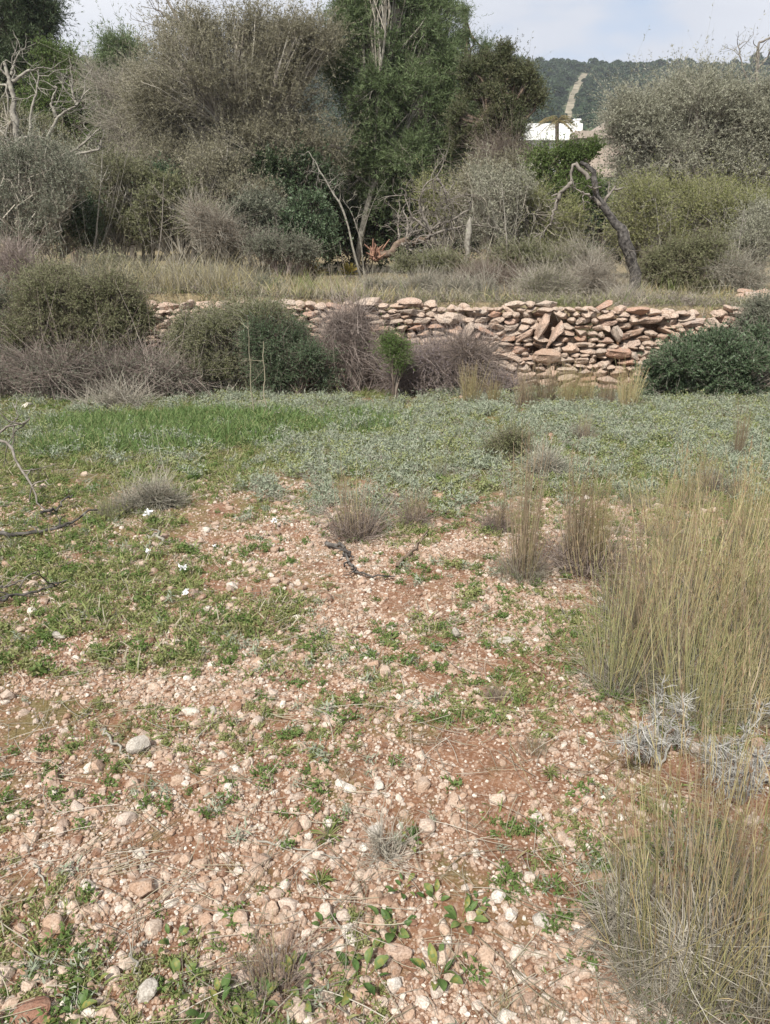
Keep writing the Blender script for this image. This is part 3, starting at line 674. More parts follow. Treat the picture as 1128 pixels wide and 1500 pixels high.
# on the terrace
shrub('shrub', 'dark green shrub low at the left edge above the dry grass', 75, 14.6, [(80, 320, 0, 58, 50), (40, 345, 0, 48, 36), (120, 335, 0, 40, 42)], 'lentisk', 620, 'lentisk', 'twig_grey', 1.5)
shrub('silver_shrub', 'silver grey shrub under the bleached bare tree', 25, 13.5, [(20, 262, 0, 42, 40), (15, 310, 0, 40, 44), (60, 240, 0, 36, 36), (95, 255, 0, 34, 30), (50, 345, 0, 50, 36), (70, 300, 0, 40, 40)], 'sparse', 520, 'shrub_grey', 'twig_grey', 1.0)
shrub('shrub', 'olive green shrub with pale stems right of the bleached tree', 175, 15.2, [(165, 270, 0, 52, 40), (190, 310, 0, 52, 40), (150, 325, 0, 45, 36), (215, 270, 0, 40, 36)], 'sparse', 680, 'shrub', 'twig_grey', 1.0)
shrub('shrub', 'fresh green rounded shrub below the wild olive', 260, 14.8, [(250, 300, 0, 52, 40), (285, 325, 0, 46, 36), (220, 330, 0, 44, 36)], 'lentisk', 760, 'shrub', 'twig_grey', 1.5)
shrub('shrub', 'green leafy shrub between the silver shrub and the rounded one', 215, 15.6, [(215, 290, 0, 40, 44), (240, 270, 0, 40, 36)], 'lentisk', 420, 'lentisk', 'twig_grey', 1.6)
shrub('dry_shrub', 'straw coloured half dry shrub above the dry grass', 318, 14.0, [(310, 340, 0, 36, 32), (335, 350, 0, 34, 28), (295, 320, 0, 26, 30)], 'twiggy', 420, 'dry_leaf', 'twig_grey', 1.3)
shrub('silver_shrub', 'rounded silver green shrub under the dark carob', 385, 14.7, [(380, 315, 0, 44, 32), (412, 325, 0, 34, 28), (355, 330, 0, 36, 30)], 'lentisk', 640, 'shrub_grey', 'twig_grey', 1.4)
shrub('carob_bush', 'almost black green carob under the wild olive', 405, 16.0, [(370, 250, 0, 50, 36), (430, 255, 0, 50, 40), (400, 285, 0, 66, 36), (460, 285, .3, 40, 36)], 'carob', 560, 'carob', 'twig_brown', 1.0)
shrub('carob_bush', 'deep green rounded bush left of the slanting pine trunk', 452, 14.6, [(452, 318, 0, 38, 36), (440, 345, 0, 36, 28), (470, 345, 0, 24, 30)], 'carob', 460, 'lentisk', 'twig_brown', .8)
shrub('grey_shrub', 'low grey shrub beside the yellow rosettes', 418, 13.8, [(420, 366, 0, 36, 22), (395, 362, 0, 28, 22), (445, 372, 0, 20, 16)], 'heath', 360, 'shrub_grey', 'twig_purple', 1.1)
shrub('carob_bush', 'dark bush behind the slanting pine trunk', 530, 18.0, [(500, 345, 0, 44, 40), (560, 345, 0, 48, 46), (540, 300, .3, 60, 30)], 'carob', 460, 'carob', 'twig_brown', 1.1)
shrub('carob_bush', 'dark bush behind the tangled dead branches', 630, 18.0, [(620, 325, 0, 52, 50), (670, 335, 0, 46, 46), (600, 365, 0, 40, 30)], 'carob', 520, 'carob', 'twig_brown', 1.1)
shrub('olive_sapling', 'pale stemmed olive sapling right of the tangled dead branches', 728, 14.2, [(715, 285, 0, 32, 44), (740, 310, 0, 34, 48), (725, 350, 0, 40, 34), (755, 280, 0, 26, 34)], 'sparse', 250, 'olive_grey', 'twig_grey', 1.0, limb_r=.016, stems=9)
shrub('shrub', 'yellowish green shrub left of the leaning dark trunk', 800, 14.6, [(780, 320, 0, 38, 44), (820, 335, 0, 36, 40), (790, 365, 0, 50, 30)], 'sparse', 560, 'yellow_green', 'twig_grey', .9)
shrub('shrub', 'dark green bush behind the leaning dark trunk', 868, 15.4, [(870, 330, 0, 42, 44), (850, 370, 0, 44, 34), (895, 365, 0, 30, 40)], 'lentisk', 620, 'lentisk', 'twig_brown', 1.4)
shrub('shrub', 'yellow green twiggy shrub right of the leaning dark trunk', 938, 14.4, [(925, 290, 0, 36, 36), (955, 310, 0, 38, 40), (915, 330, 0, 30, 40), (950, 350, 0, 46, 36)], 'sparse', 720, 'yellow_green', 'twig_grey', .9)
shrub('shrub', 'broad yellow green shrub below the grey-green olive', 1040, 14.8, [(1020, 310, 0, 46, 34), (1060, 315, 0, 48, 38), (1100, 320, 0, 42, 36), (1040, 350, 0, 56, 34)], 'sparse', 950, 'yellow_green', 'twig_grey', .9)
shrub('shrub', 'grey leafy shrub under the olive at the right edge', 1098, 14.0, [(1095, 355, 0, 38, 36), (1125, 340, 0, 30, 50), (1080, 385, 0, 36, 22)], 'sparse', 460, 'olive_grey', 'bark_pale', .9)
shrub('shrub', 'dense olive green shrub standing on the wall end right of the dark trunk', 1005, 12.8, [(995, 385, 0, 46, 36), (1030, 390, 0, 42, 38), (1010, 420, 0, 58, 24), (970, 405, 0, 34, 30)], 'heath', 1200, 'shrub', 'twig_brown', 1.15)
shrub('shrub', 'small dark green shrub low left of the leaning trunk', 762, 13.6, [(755, 378, 0, 34, 22), (790, 385, 0, 36, 24)], 'heath', 360, 'shrub', 'twig_grey', 1.2)
shrub('shrub', 'green low shrub in front of the fallen dead tree', 610, 13.2, [(600, 388, 0, 26, 9), (640, 384, 0, 30, 12), (672, 388, 0, 24, 12)], 'heath', 330, 'shrub', 'twig_grey', 1.1)
shrub('dry_shrub', 'grey dry bush hanging over the wall top left of the slanted slabs', 690, 11.0, [(690, 432, 0, 42, 22), (660, 428, 0, 26, 16), (715, 445, -.3, 26, 16)], 'twiggy', 460, 'shrub_grey', 'twig_grey', .9)
shrub('dry_shrub', 'reddish brown dry bush on the terrace behind the grey one', 722, 11.9, [(720, 408, 0, 40, 20), (745, 418, 0, 34, 20), (690, 412, 0, 28, 16)], 'twiggy', 420, 'dry_leaf', 'twig_brown', 1.0)
shrub('dry_shrub', 'olive dry bush on the wall top above the slanted slabs', 785, 11.3, [(780, 420, 0, 40, 26), (810, 430, 0, 30, 20), (760, 440, 0, 26, 14)], 'twiggy', 520, 'shrub', 'twig_grey', 1.0)
shrub('dry_shrub', 'grey dry bush at the foot of the leaning dark trunk', 868, 11.6, [(860, 412, 0, 40, 28), (890, 428, 0, 34, 20), (840, 430, 0, 30, 20)], 'twiggy', 600, 'dry_leaf', 'twig_grey', 1.0)
shrub('dead_brush', 'pale dead brush spilling over the wall below the leaning trunk', 930, 10.9, [(925, 440, 0, 36, 14), (955, 448, 0, 30, 10), (895, 445, 0, 24, 10)], 'bare', 170, None, 'twig_grey', .5)
for px, py, s_, lab in ((317, 410, 13, 'small dark green tuft in the dry grass above the wall'), (288, 405, 9, 'smallest dark green tuft in the dry grass left of its larger neighbour')):
    shrub('green_tuft', lab, px, 11.8, [(px, py, 0, s_, s_)], 'heath', 70, 'lentisk', 'twig_brown', .8)
shrub('dry_shrub', 'grey wiry shrub at the left edge on the terrace', 15, 10.9, [(10, 400, 0, 34, 40), (40, 405, 0, 26, 30)], 'twiggy', 330, None, 'twig_purple', 1.2)
shrub('shrub', 'thin grey shrub in front of the bright green bushy tree', 120, 15.8, [(110, 260, 0, 46, 44), (140, 300, 0, 50, 44), (90, 330, 0, 40, 34)], 'sparse', 560, 'olive_grey', 'twig_grey', 1.0)
shrub('shrub', 'shaded green shrub behind the straw coloured one', 300, 16.2, [(300, 300, 0, 56, 40), (340, 310, 0, 46, 36), (330, 350, 0, 60, 30)], 'lentisk', 560, 'lentisk', 'twig_brown', 1.7)
shrub('dry_shrub', 'grey brown scrub along the terrace left of the leaning trunk', 830, 13.8, [(830, 385, 0, 44, 28), (870, 395, 0, 34, 24), (795, 395, 0, 30, 20)], 'twiggy', 520, 'shrub', 'twig_grey', 1.2)
shrub('dry_shrub', 'low grey brown scrub behind the dense shrub on the right', 1065, 12.6, [(1070, 400, 0, 34, 26), (1095, 415, 0, 30, 22)], 'twiggy', 380, 'shrub_grey', 'twig_grey', 1.1)
shrub('shrub', 'low grey green scrub along the terrace edge at the far left', 95, 10.9, [(80, 418, 0, 50, 20), (140, 425, 0, 46, 16), (185, 428, 0, 24, 12)], 'heath', 520, 'shrub_grey', 'twig_grey', 1.0)
shrub('shrub', 'sunlit yellow green scrub under the big olive on the right', 985, 15.6, [(975, 300, 0, 50, 34), (1020, 290, 0, 50, 34), (1080, 300, 0, 50, 34)], 'sparse', 620, 'yellow_green', 'twig_grey', 1.0)
shrub('shrub', 'pale twiggy shrub standing before the wild olive trunk', 345, 15.4, [(330, 270, 0, 50, 40), (365, 290, 0, 46, 40), (310, 250, 0, 40, 36)], 'sparse', 480, 'olive', 'twig_grey', 1.1)
shrub('shrub', 'olive green thicket at the left edge behind the bleached bare tree', 30, 17.0, [(20, 190, 0, 50, 44), (60, 215, 0, 46, 40), (10, 240, 0, 50, 50), (100, 240, 0, 44, 40)], 'lentisk', 760, 'shrub', 'twig_grey', 1.2)
shrub('shrub', 'yellowish scrub behind the tangled dead branches', 640, 16.2, [(630, 320, 0, 34, 30), (650, 290, 0, 34, 30)], 'sparse', 240, 'yellow_green', 'twig_grey', 1.1)
shrub('shrub', 'olive scrub in front of the browned juniper', 715, 15.6, [(700, 275, 0, 44, 34), (745, 265, 0, 44, 34), (765, 300, 0, 40, 36)], 'sparse', 620, 'olive', 'twig_grey', 1.1)
shrub('dry_shrub', 'pale scrub on the terrace edge in front of the rosettes', 560, 11.2, [(545, 420, 0, 30, 10), (590, 424, 0, 30, 12), (620, 418, 0, 26, 14)], 'twiggy', 300, 'shrub_grey', 'twig_grey', .8)
shrub('dry_shrub', 'grey scrub hanging over the top stones left of the middle', 350, 11.2, [(330, 425, 0, 34, 10), (380, 420, 0, 30, 12), (300, 420, 0, 24, 10)], 'heath', 260, 'shrub_grey', 'twig_grey', .8)
shrub('shrub', 'straggling green scrub on the terrace at the left', 215, 11.6, [(200, 408, 0, 40, 16), (245, 412, 0, 36, 12), (165, 400, 0, 36, 20)], 'heath', 360, 'shrub', 'twig_grey', 1.0)
# at the foot of the wall
shrub('shrub', 'large olive green shrub at the left hiding the wall end', 130, 9.35, [(125, 448, 0, 86, 48), (168, 480, 0, 56, 50), (85, 490, 0, 70, 50), (130, 520, .1, 84, 40), (60, 425, .2, 54, 36), (180, 425, .1, 36, 26)], 'heath', 2700, 'shrub', 'twig_brown', .9)
shrub('shrub', 'dull green shrub cut by the left edge beside the large one', 15, 9.5, [(10, 470, 0, 48, 52), (40, 500, 0, 40, 34), (0, 525, 0, 46, 30)], 'heath', 900, 'shrub_grey', 'twig_brown', .9)
shrub('dead_brush', 'purple brown dead brush under the large shrub at the far left', 60, 8.95, [(50, 550, 0, 66, 36), (100, 560, 0, 50, 30), (10, 555, 0, 40, 36), (70, 525, .1, 50, 24)], 'brush', 560, 'shrub_grey', 'twig_purple', 1.0)
shrub('dead_brush', 'purple brown dead brush right of the large shrub', 225, 9.05, [(215, 550, 0, 60, 32), (258, 556, 0, 42, 26), (175, 555, 0, 44, 34), (150, 540, .1, 44, 30)], 'brush', 560, 'shrub_grey', 'twig_purple', 1.0)
shrub('dead_brush', 'grey heap of dead twigs on the grass before the brush', 175, 8.35, [(175, 590, 0, 46, 16), (145, 598, 0, 28, 10)], 'brush', 200, None, 'twig_grey', .8)
shrub('shrub', 'grey-green tangled shrub before the wall left of the middle', 335, 9.4, [(330, 480, 0, 66, 38), (285, 505, 0, 44, 48), (380, 485, 0, 56, 42), (330, 540, 0, 70, 36), (400, 470, .1, 36, 26), (265, 540, 0, 36, 34)], 'heath', 1800, 'shrub', 'twig_grey', .9)
shrub('lentisk_bush', 'dark green leafy bush at the wall foot left of the brown twigs', 435, 9.1, [(440, 530, 0, 50, 42), (410, 512, 0, 46, 46), (468, 545, 0, 34, 32), (400, 555, 0, 40, 26)], 'heath', 1350, 'lentisk', 'twig_brown', .85)
shrub('twiggy_shrub', 'brown leafless twiggy shrub in front of the wall middle', 512, 9.45, [(510, 490, 0, 38, 36), (535, 525, 0, 36, 40), (490, 520, 0, 34, 40), (525, 462, 0, 24, 20)], 'brush', 560, None, 'twig_purple', .95)
shrub('green_bush', 'small bright green round bush among the purple brown shrubs', 578, 8.85, [(578, 512, 0, 20, 21), (578, 532, 0, 18, 20)], 'heath', 330, 'fresh', 'twig_brown', .7)
shrub('heather_shrub', 'purple grey heather right of the bright green bush', 630, 9.3, [(625, 530, 0, 48, 42), (600, 550, 0, 38, 34), (655, 540, 0, 40, 38)], 'brush', 640, 'lilac', 'twig_purple', .9)
shrub('heather_shrub', 'grey brown heather under the slanted slab of the wall', 690, 9.25, [(685, 532, 0, 34, 44), (700, 558, 0, 26, 28)], 'brush', 480, 'dry_leaf', 'twig_purple', .9)
shrub('heather_shrub', 'low faded lilac heather left of the dry tufts', 742, 9.1, [(742, 566, 0, 30, 20), (725, 572, 0, 22, 16)], 'twiggy', 300, 'lilac', 'twig_purple', .75)
shrub('lentisk_bush', 'dense dark green lentisk bush at the right edge before the wall', 1045, 8.95, [(1010, 535, 0, 56, 44), (1070, 530, 0, 60, 44), (1120, 545, 0, 50, 46), (970, 560, 0, 36, 32), (1040, 570, 0, 76, 26), (1100, 500, .1, 30, 22)], 'lentisk', 2300, 'lentisk', 'twig_grey', 1.05)
shrub('shrub', 'greyish shrub above the lentisk at the right edge', 1110, 9.7, [(1112, 465, 0, 30, 32), (1135, 490, 0, 26, 30), (1095, 485, 0, 18, 20)], 'heath', 520, 'shrub_grey', 'twig_grey', .9)
shrub('ivy_tuft', 'small green tuft growing out of the wall stones', 862, 9.98, [(866, 490, 0, 17, 13), (850, 482, 0, 10, 8)], 'heath', 90, 'shrub', 'twig_brown', .6, limb_r=.004, basez=492)

# ------------------------------------------------------------------ bare trees and dead wood
def grow(p, d, ln, r, level, rng, out, crook=.35, up=.1, nch=3, K=7):
    """a crooked branch and its children -> out list of (path, radii)"""
    P = [np.array(p, float)]; d = vn(np.array(d, float)); st = ln / (K - 1)
    for i in range(K - 1):
        d = vn(d + rng.normal(0, crook / 2, 3) + np.array([0, 0, up * .3])); P.append(P[-1] + d * st)
    P = np.array(P); out.append((P, np.linspace(r, r * .42, K)))
    if level > 0:
        for _ in range(nch):
            i = rng.integers(2, K); dd = vn(P[min(i, K - 1)] - P[i - 1])
            grow(P[i], vn(dd + rdir(rng, 1)[0] * .95), ln * rng.uniform(.4, .65), r * .5, level - 1, rng, out, crook, up, nch, K)
def poly(pts, K=14, wob=.0, rng=None):
    pts = np.array(pts, float); k = np.linspace(0, len(pts) - 1, K)
    P = np.stack([np.interp(k, range(len(pts)), pts[:, i]) for i in range(3)], -1)
    Q = P.copy(); Q[1:-1] = (P[:-2] + 2 * P[1:-1] + P[2:]) / 4
    if rng is not None: Q[1:-1] += rng.normal(0, wob, (K - 2, 3))
    return Q
def add_paths(g, lst, sides=6, rng=None):
    for K in set(len(p) for p, _ in lst):
        s = [(p, r) for p, r in lst if len(p) == K]
        g.add(*tubes(np.array([p for p, _ in s]), np.array([r for _, r in s]), sides, np.linspace(.2, .8, len(s))))
def bare_tree(name, label, cat, bpx, Y, trunks, seed, r, wood, twig, kids=8, kl=.8, lev=2, crook=.4, up=.1, ground=True, dys=None, group=None, extra=None):
    """trunks: polylines of (px, py) photo pixels; the first starts at the ground"""
    rng = np.random.default_rng(seed); base = on(bpx, Y)
    root = empty(name, base, label, cat, group); gt, gb = Geo(), Geo(); br = []
    for ti, tr in enumerate(trunks):
        dy = (dys or [0] * len(trunks))[ti]
        pts = [at(px, py, Y + dy * (i / max(1, len(tr) - 1))) for i, (px, py) in enumerate(tr)]
        if ti == 0 and ground: pts = [base - np.array([0, 0, .06])] + pts
        P = poly(pts, 16, (r if ti == 0 else r * .4) * .25, rng); ra = r if ti == 0 else r * .36
        R = np.linspace(ra, ra * .3, 16) * (1 + rng.normal(0, .09, 16)); R[0] *= 1.35 if ti == 0 and ground else 1
        (gt if ti == 0 else gb).add(*tubes(P[None], R[None], 9 if ti == 0 else 6))
        for _ in range(kids):
            i = rng.integers(4, 16); dd = vn(P[i] - P[i - 1]); grow(P[i], vn(dd * .5 + rdir(rng, 1)[0]), kl * rng.uniform(.5, 1.1), ra * .33, lev, rng, br, crook, up)
    add_paths(gb, br, 4)
    gt.build('trunk', M[wood], root, True); gb.build('branches', M[twig], root, True)
    return root
bare_tree('bare_tree', 'bleached bare tree with crooked pale branches at the left edge', 'tree', 22, 14.2,
          [[(24, 260), (26, 200), (20, 140), (6, 90)], [(22, 205), (40, 200), (62, 200)], [(44, 200), (45, 165), (55, 130), (57, 100)], [(18, 120), (40, 105), (64, 98)], [(22, 215), (5, 195), (-12, 180)], [(16, 110), (24, 85)],
           [(70, 200), (85, 170), (110, 155), (132, 130)], [(112, 155), (102, 118)], [(82, 172), (74, 150), (84, 128)], [(75, 235), (110, 220), (145, 190)], [(60, 245), (110, 228), (146, 218), (148, 205)]], 61, .08, 'bark_pale', 'bark_pale', 5, .5, 1, .5)
bare_tree('bare_treetop', 'leafless treetop sticking out above the wild olive', 'tree', 285, 17.6, [[(290, 250), (285, 80), (262, 35), (240, -10)], [(270, 45), (274, 0), (276, -30)], [(262, 36), (225, 38)], [(262, 34), (225, 12)]], 62, .07, 'bark_grey', 'bark_grey', 7, .7, 1, .3)
bare_tree('bare_treetop', 'leafless dead treetop at the right edge above the grey-green olive', 'tree', 1106, 18.2, [[(1104, 300), (1100, 180), (1108, 120), (1112, 62)], [(1104, 135), (1088, 100), (1080, 62)], [(1110, 100), (1125, 84), (1135, 60)]], 63, .07, 'bark_grey', 'bark_grey', 6, .5, 1, .35)
bare_tree('leaning_dead_tree', 'dark leaning dead trunk bending left above the wall', 'tree', 930, 12.5,
          [[(932, 395), (918, 350), (895, 318), (876, 288), (868, 258), (850, 238)], [(862, 262), (848, 244), (842, 238), (835, 252), (838, 268), (826, 278)], [(880, 300), (866, 288), (852, 281)], [(838, 268), (820, 283), (808, 287)], [(820, 283), (812, 308), (806, 330)], [(920, 352), (921, 338)]],
          64, .095, 'bark_dark', 'bark_grey', 2, .35, 1, .5)
def bare_shrub(label, bpx, Y, tips, seed, wood='bark_pale', r=.02, kids=7, kl=.4):
    base = on(bpx, Y); tr = [[((bpx + x) / 2 + 4, py_ * .55 + .45 * y), (x, y)] for x, y in tips for py_ in (750 - F * math.tan(PITCH - math.atan2(CAM_H - base[2], Y)),)]
    tr = [[(bpx, 750 - F * math.tan(PITCH - math.atan2(CAM_H - base[2], Y)))] + t for t in tr]
    return bare_tree('bare_shrub', label, 'shrub', bpx, Y, tr, seed, r, wood, wood, kids, kl, 1, .45, .15, ground=False, group='leafless pale shrubs on the terrace')
bare_shrub('leafless pale shrub at the left before the grey thicket', 130, 14.0, [(150, 220), (110, 230), (175, 250), (95, 270), (190, 215)], 261)
bare_shrub('leafless pale shrub under the left side of the wild olive', 225, 14.2, [(240, 260), (210, 270), (265, 280), (190, 290)], 262, 'bark_grey', .016)
bare_shrub('leafless pale shrub beside the olive sapling', 742, 13.6, [(735, 265), (760, 262), (715, 280), (790, 300)], 263, 'bark_pale', .018)
bare_shrub('leafless yellowish shrub near the right edge of the terrace', 1062, 13.2, [(1090, 310), (1060, 300), (1120, 330), (1040, 320)], 264, 'bark_pale', .016)
bare_shrub('leafless pale shrub right of the leaning dark trunk', 968, 13.9, [(960, 290), (985, 280), (940, 300), (1010, 300)], 265, 'bark_pale', .013)
def fallen():
    Y = 13.7; rng = np.random.default_rng(65)
    r = bare_tree('fallen_dead_tree', 'fallen dead tree with brown trunk and tangled grey branches', 'dead tree', 556, 13.7,
        [[(556, 378), (575, 368), (590, 350), (604, 358), (622, 352), (632, 340)], [(632, 340), (622, 320), (612, 300), (622, 270), (640, 258)], [(634, 336), (660, 322), (688, 308), (692, 285)], [(632, 340), (604, 318), (592, 285)], [(640, 262), (650, 275), (655, 300)], [(612, 352), (640, 362)], [(630, 345), (660, 335), (690, 330)]],
        65, .075, 'bark_brown', 'bark_grey', 12, .5, 2, .6, .0, ground=False)
    g = Geo(); p = at(550, 376, Y - .05); n = 60; d = rdir(rng, n); d[:, 2] = np.abs(d[:, 2]); d = vn(d * (.5, .5, 1))
    P = curve(np.repeat(p[None], n, 0) + rng.normal(0, .04, (n, 3)), d, rng.uniform(.06, .2, n), 4, rng, .3); g.add(*tubes(P, np.linspace(.02, .008, 4)[None].repeat(n, 0), 4, rng.random(n)))
    g.build('splintered_end', M['bark_red'], r, False)
fallen()
bare_tree('leaning_dead_branch', 'bare dead stem leaning left in front of the dark carob', 'dead tree', 530, 15.6, [[(505, 310), (480, 270), (462, 238), (452, 222)], [(480, 270), (494, 258)], [(470, 255), (452, 250)]], 66, .024, 'bark_pale', 'bark_pale', 8, .35, 1, .5)
bare_tree('dead_snag', 'short pale stub of branches at the foot of the slanting pine trunk', 'dead tree', 535, 16.4, [[(528, 350), (520, 325), (512, 305), (500, 290)], [(530, 345), (545, 300), (560, 270)]], 67, .02, 'bark_pale', 'bark_pale', 9, .4, 1, .5)
def stake():
    Y = 13.6; b = on(683, Y); r = empty('pale_stake', b, 'pale lichen covered stake standing in the scrub right of the dead tree', 'stake')
    g = Geo(); P = poly([b - (0, 0, .1), at(684, 370, Y), at(685, 345, Y), at(689, 318, Y)], 12, .008, np.random.default_rng(3))
    R = np.array([.045, .05, .05, .048, .046, .05, .052, .05, .055, .05, .03, .008]); g.add(*tubes(P[None], R[None], 9)); g.build('shaft', M['bark_pale'], r, True)
    g = Geo(); q = at(695, 312, Y); g.add(*tubes(np.stack([np.linspace(at(686, 335, Y), q, 5)]), np.linspace(.012, .004, 5)[None], 4)); g.build('side_twig', M['bark_pale'], r, True)
stake()
def rosette(px, Y, s, label, seed):
    rng = np.random.default_rng(seed); b = on(px, Y); r = empty('yellow_rosette_plant', b, label, 'plant', 'yellow rosette plants on the terrace')
    n = 46; az = rng.uniform(0, 6.283, n); el = rng.uniform(.1, 1.4, n); d = np.stack([np.cos(az) * np.cos(el), np.sin(az) * np.cos(el), np.sin(el)], -1)
    P = curve(np.repeat(b[None] + (0, 0, .12), n, 0), d, s, 4, rng, .05, .1); g = Geo()
    g.add(*ribbons(P, np.array([.7, 1, .8, .1])[None] * s * .14, vn(np.cross(d, rdir(rng, n))), rng.random(n))); g.build('leaves', M['agave'], r)
    g = Geo(); g.add(*tubes(np.stack([np.linspace(b - (0, 0, .05), b + (0, 0, .16), 5)]), np.full((1, 5), s * .16), 7)); g.build('stem', M['bark_brown'], r, True)
rosette(461, 15.6, .30, 'left and brighter of the two yellow rosette plants above the wall', 71)
rosette(512, 15.8, .25, 'right and paler of the two yellow rosette plants above the wall', 72)
def lone_stone(px, py, size, mat, label, seed, flat=(1, .8, .6), Y=None, sink=.25, rz=None, cat='stone', group=None):
    p = on(px, Y) if Y else gp(px, py); rng = np.random.default_rng(seed)
    o = bpy.data.objects.new('stone', rock_mesh(seed, 3, M[mat])); COL.objects.link(o)
    o.location = (p[0], p[1], p[2] + size * flat[2] * (1 - 2 * sink)); size_ = size * (.72 if size < .07 else 1); o.scale = tuple(size_ * f for f in flat)
    o.rotation_euler = (rng.normal(0, .15), rng.normal(0, .15), rng.uniform(0, 6) if rz is None else rz); tag(o, label, cat, group); return o
lone_stone(448, 398, .22, 'wall', 'flat pale stone under the brighter yellow rosette', 81, (1.2, .8, .35), 14.9)
lone_stone(516, 398, .18, 'wall', 'pale stone under the paler yellow rosette', 82, (1.2, .8, .5), 15.1)
lone_stone(438, 388, .16, 'wall', 'small pale stone left of the brighter yellow rosette', 83, (1.2, .8, .5), 15.4)

# loose stones of the broken bank right of the wall end
for i, (px, py, s) in enumerate(((1092, 402, .22), (1116, 410, .26), (1100, 424, .20), (1124, 432, .22), (1084, 418, .16), (1108, 396, .18), (1122, 395, .15), (1090, 436, .15))):
    lone_stone(px, py + 6, s * .62, 'wall', 'rough stone of the tumbled bank behind the right end of the wall', 90 + i, (1.2, .9, .6), 12.3 - (py - 400) * .03, .15, None, 'stone', 'stones of the tumbled bank')
for i, (px, py, s) in enumerate(((40, 598, .07), (25, 600, .05), (118, 588, .06))):
    lone_stone(px, py, s, 'white_stone', ('larger white stone at the edge of the brush on the far left', 'smaller white stone at the edge of the brush on the far left', 'white stone close under the purple brown brush')[i], 100 + i, (1.3, .8, .6))

# ------------------------------------------------------------------ grass tufts
def tuft(name, seed, H, nc, nb, rb, culm, blade, heads=True, bl=.3, lean=.16, cr=.0014):
    """a tall grass tuft at the origin -> root with culms, base_leaves, seed_heads"""
    rng = np.random.default_rng(seed); root = empty(name, (0, 0, 0), None, None)
    a = rng.uniform(0, 6.283, nc); rr = rb * np.sqrt(rng.random(nc)); p0 = np.stack([np.cos(a) * rr, np.sin(a) * rr, np.full(nc, -.02)], -1)
    d = vn(np.stack([np.cos(a) * rr / rb * lean, np.sin(a) * rr / rb * lean, np.ones(nc)], -1) + rng.normal(0, .06, (nc, 3)) * np.where(rng.random((nc, 1)) < .12, 4.5, 1))
    h = H * np.clip(rng.normal(.82, .25, nc), .25, 1.3)
    P = curve(p0, d, h, 6, rng, .06, .02); g = Geo()
    if nc:
        g.add(*tubes(P, np.full((nc, 1), cr) * np.linspace(1, .55, 6)[None], 3, np.clip(rng.normal(.5, .28, nc), 0, 1)))
        # sheath leaves on the culms
        k = nc * 2; ci = rng.integers(0, nc, k); j = rng.integers(1, 5, k); q = P[ci, j]
        LP = curve(q, vn(d[ci] + .45 * rdir(rng, k)), rng.uniform(.08, .22, k) * H, 4, rng, .3, .2)
        g.add(*ribbons(LP, np.array([.8, 1, .7, .1])[None] * .0030, rdir(rng, k), rng.random(k)))
        g.build('culms', M[culm], root)['kind'] = 'stuff'
    g = Geo(); n = nb; a = rng.uniform(0, 6.283, n); rr = rb * 1.15 * np.sqrt(rng.random(n)); p0 = np.stack([np.cos(a) * rr, np.sin(a) * rr, np.full(n, -.02)], -1)
    d = vn(np.stack([np.cos(a) * .4, np.sin(a) * .4, np.ones(n)], -1) + rng.normal(0, .35, (n, 3)))
    LP = curve(p0, d, bl * rng.uniform(.4, 1.2, n), 6, rng, .55, .35); LP[:, 3:] += rng.normal(0, bl * .035, (n, 3, 3))
    g.add(*ribbons(LP, np.array([.9, 1, .9, .8, .6, .15])[None] * .0032, rdir(rng, n), rng.random(n))); g.build('base_leaves', M[blade], root)['kind'] = 'stuff'
    if heads and nc:
        g = Geo(); m = int(nc * .7); ci = rng.choice(nc, m, False); tip = P[ci, -1]; td = vn(P[ci, -1] - P[ci, -2])
        for s in range(9):
            f = rng.random((m, 1)); q = tip - td * f * .22 * H
            g.add(*tri_leaves(q, vn(td + .30 * rdir(rng, m)), .032, .005, rng, rng.random(m)))
        g.build('seed_heads', M['head'], root)['kind'] = 'stuff'
    return root
TALL = [tuft('grass_tuft', 200 + i, .80, 75, 330, .12, ('culm_green', 'culm', 'culm_brown')[i % 3], 'blade_grey', True, .34, .24, .0017) for i in range(6)]
NEAR = [tuft('grass_tuft', 210 + i, .80, 38, 260, .12, ('culm_green', 'culm', 'culm_brown')[i % 3], 'blade_grey', True, .34, .24, .0015) for i in range(4)]
FIELD = [tuft('grass_tuft', 215 + i, .80, 130, 420, .11, 'culm_brown' if i % 2 else 'culm', 'blade_purple', True, .36, .14, .0026) for i in range(4)]
SHORT = [tuft('grass_tuft', 220 + i, .34, 60, 620, .085, 'culm_brown', 'blade_purple', False, .27, .18, .0018) for i in range(3)]
GREY = [tuft('grass_tuft', 230 + i, .45, 40, 420, .15, 'culm_green', 'blade_grey', False, .26, .3) for i in range(3)]
used = set()
def place(protos, rng, p, s, label, group, name=None, cat='grass tuft', sz=None):
    t = protos[rng.integers(len(protos))]
    if t.name in used: t = copy_tree(t)
    used.add(t.name)
    t.location = (float(p[0]), float(p[1]), float(p[2])); t.rotation_euler = (0, 0, rng.uniform(0, 6.283)); t.scale = (s, s, sz or s)
    tag(t, label, cat, group); return t
rg = np.random.default_rng(77)
def height_scale(px, pyb, pyt, H):
    p = gp(px, pyb); return p, (at(px, pyt, p[1])[2] - p[2]) / H
FG = 'grass tufts standing on the field'
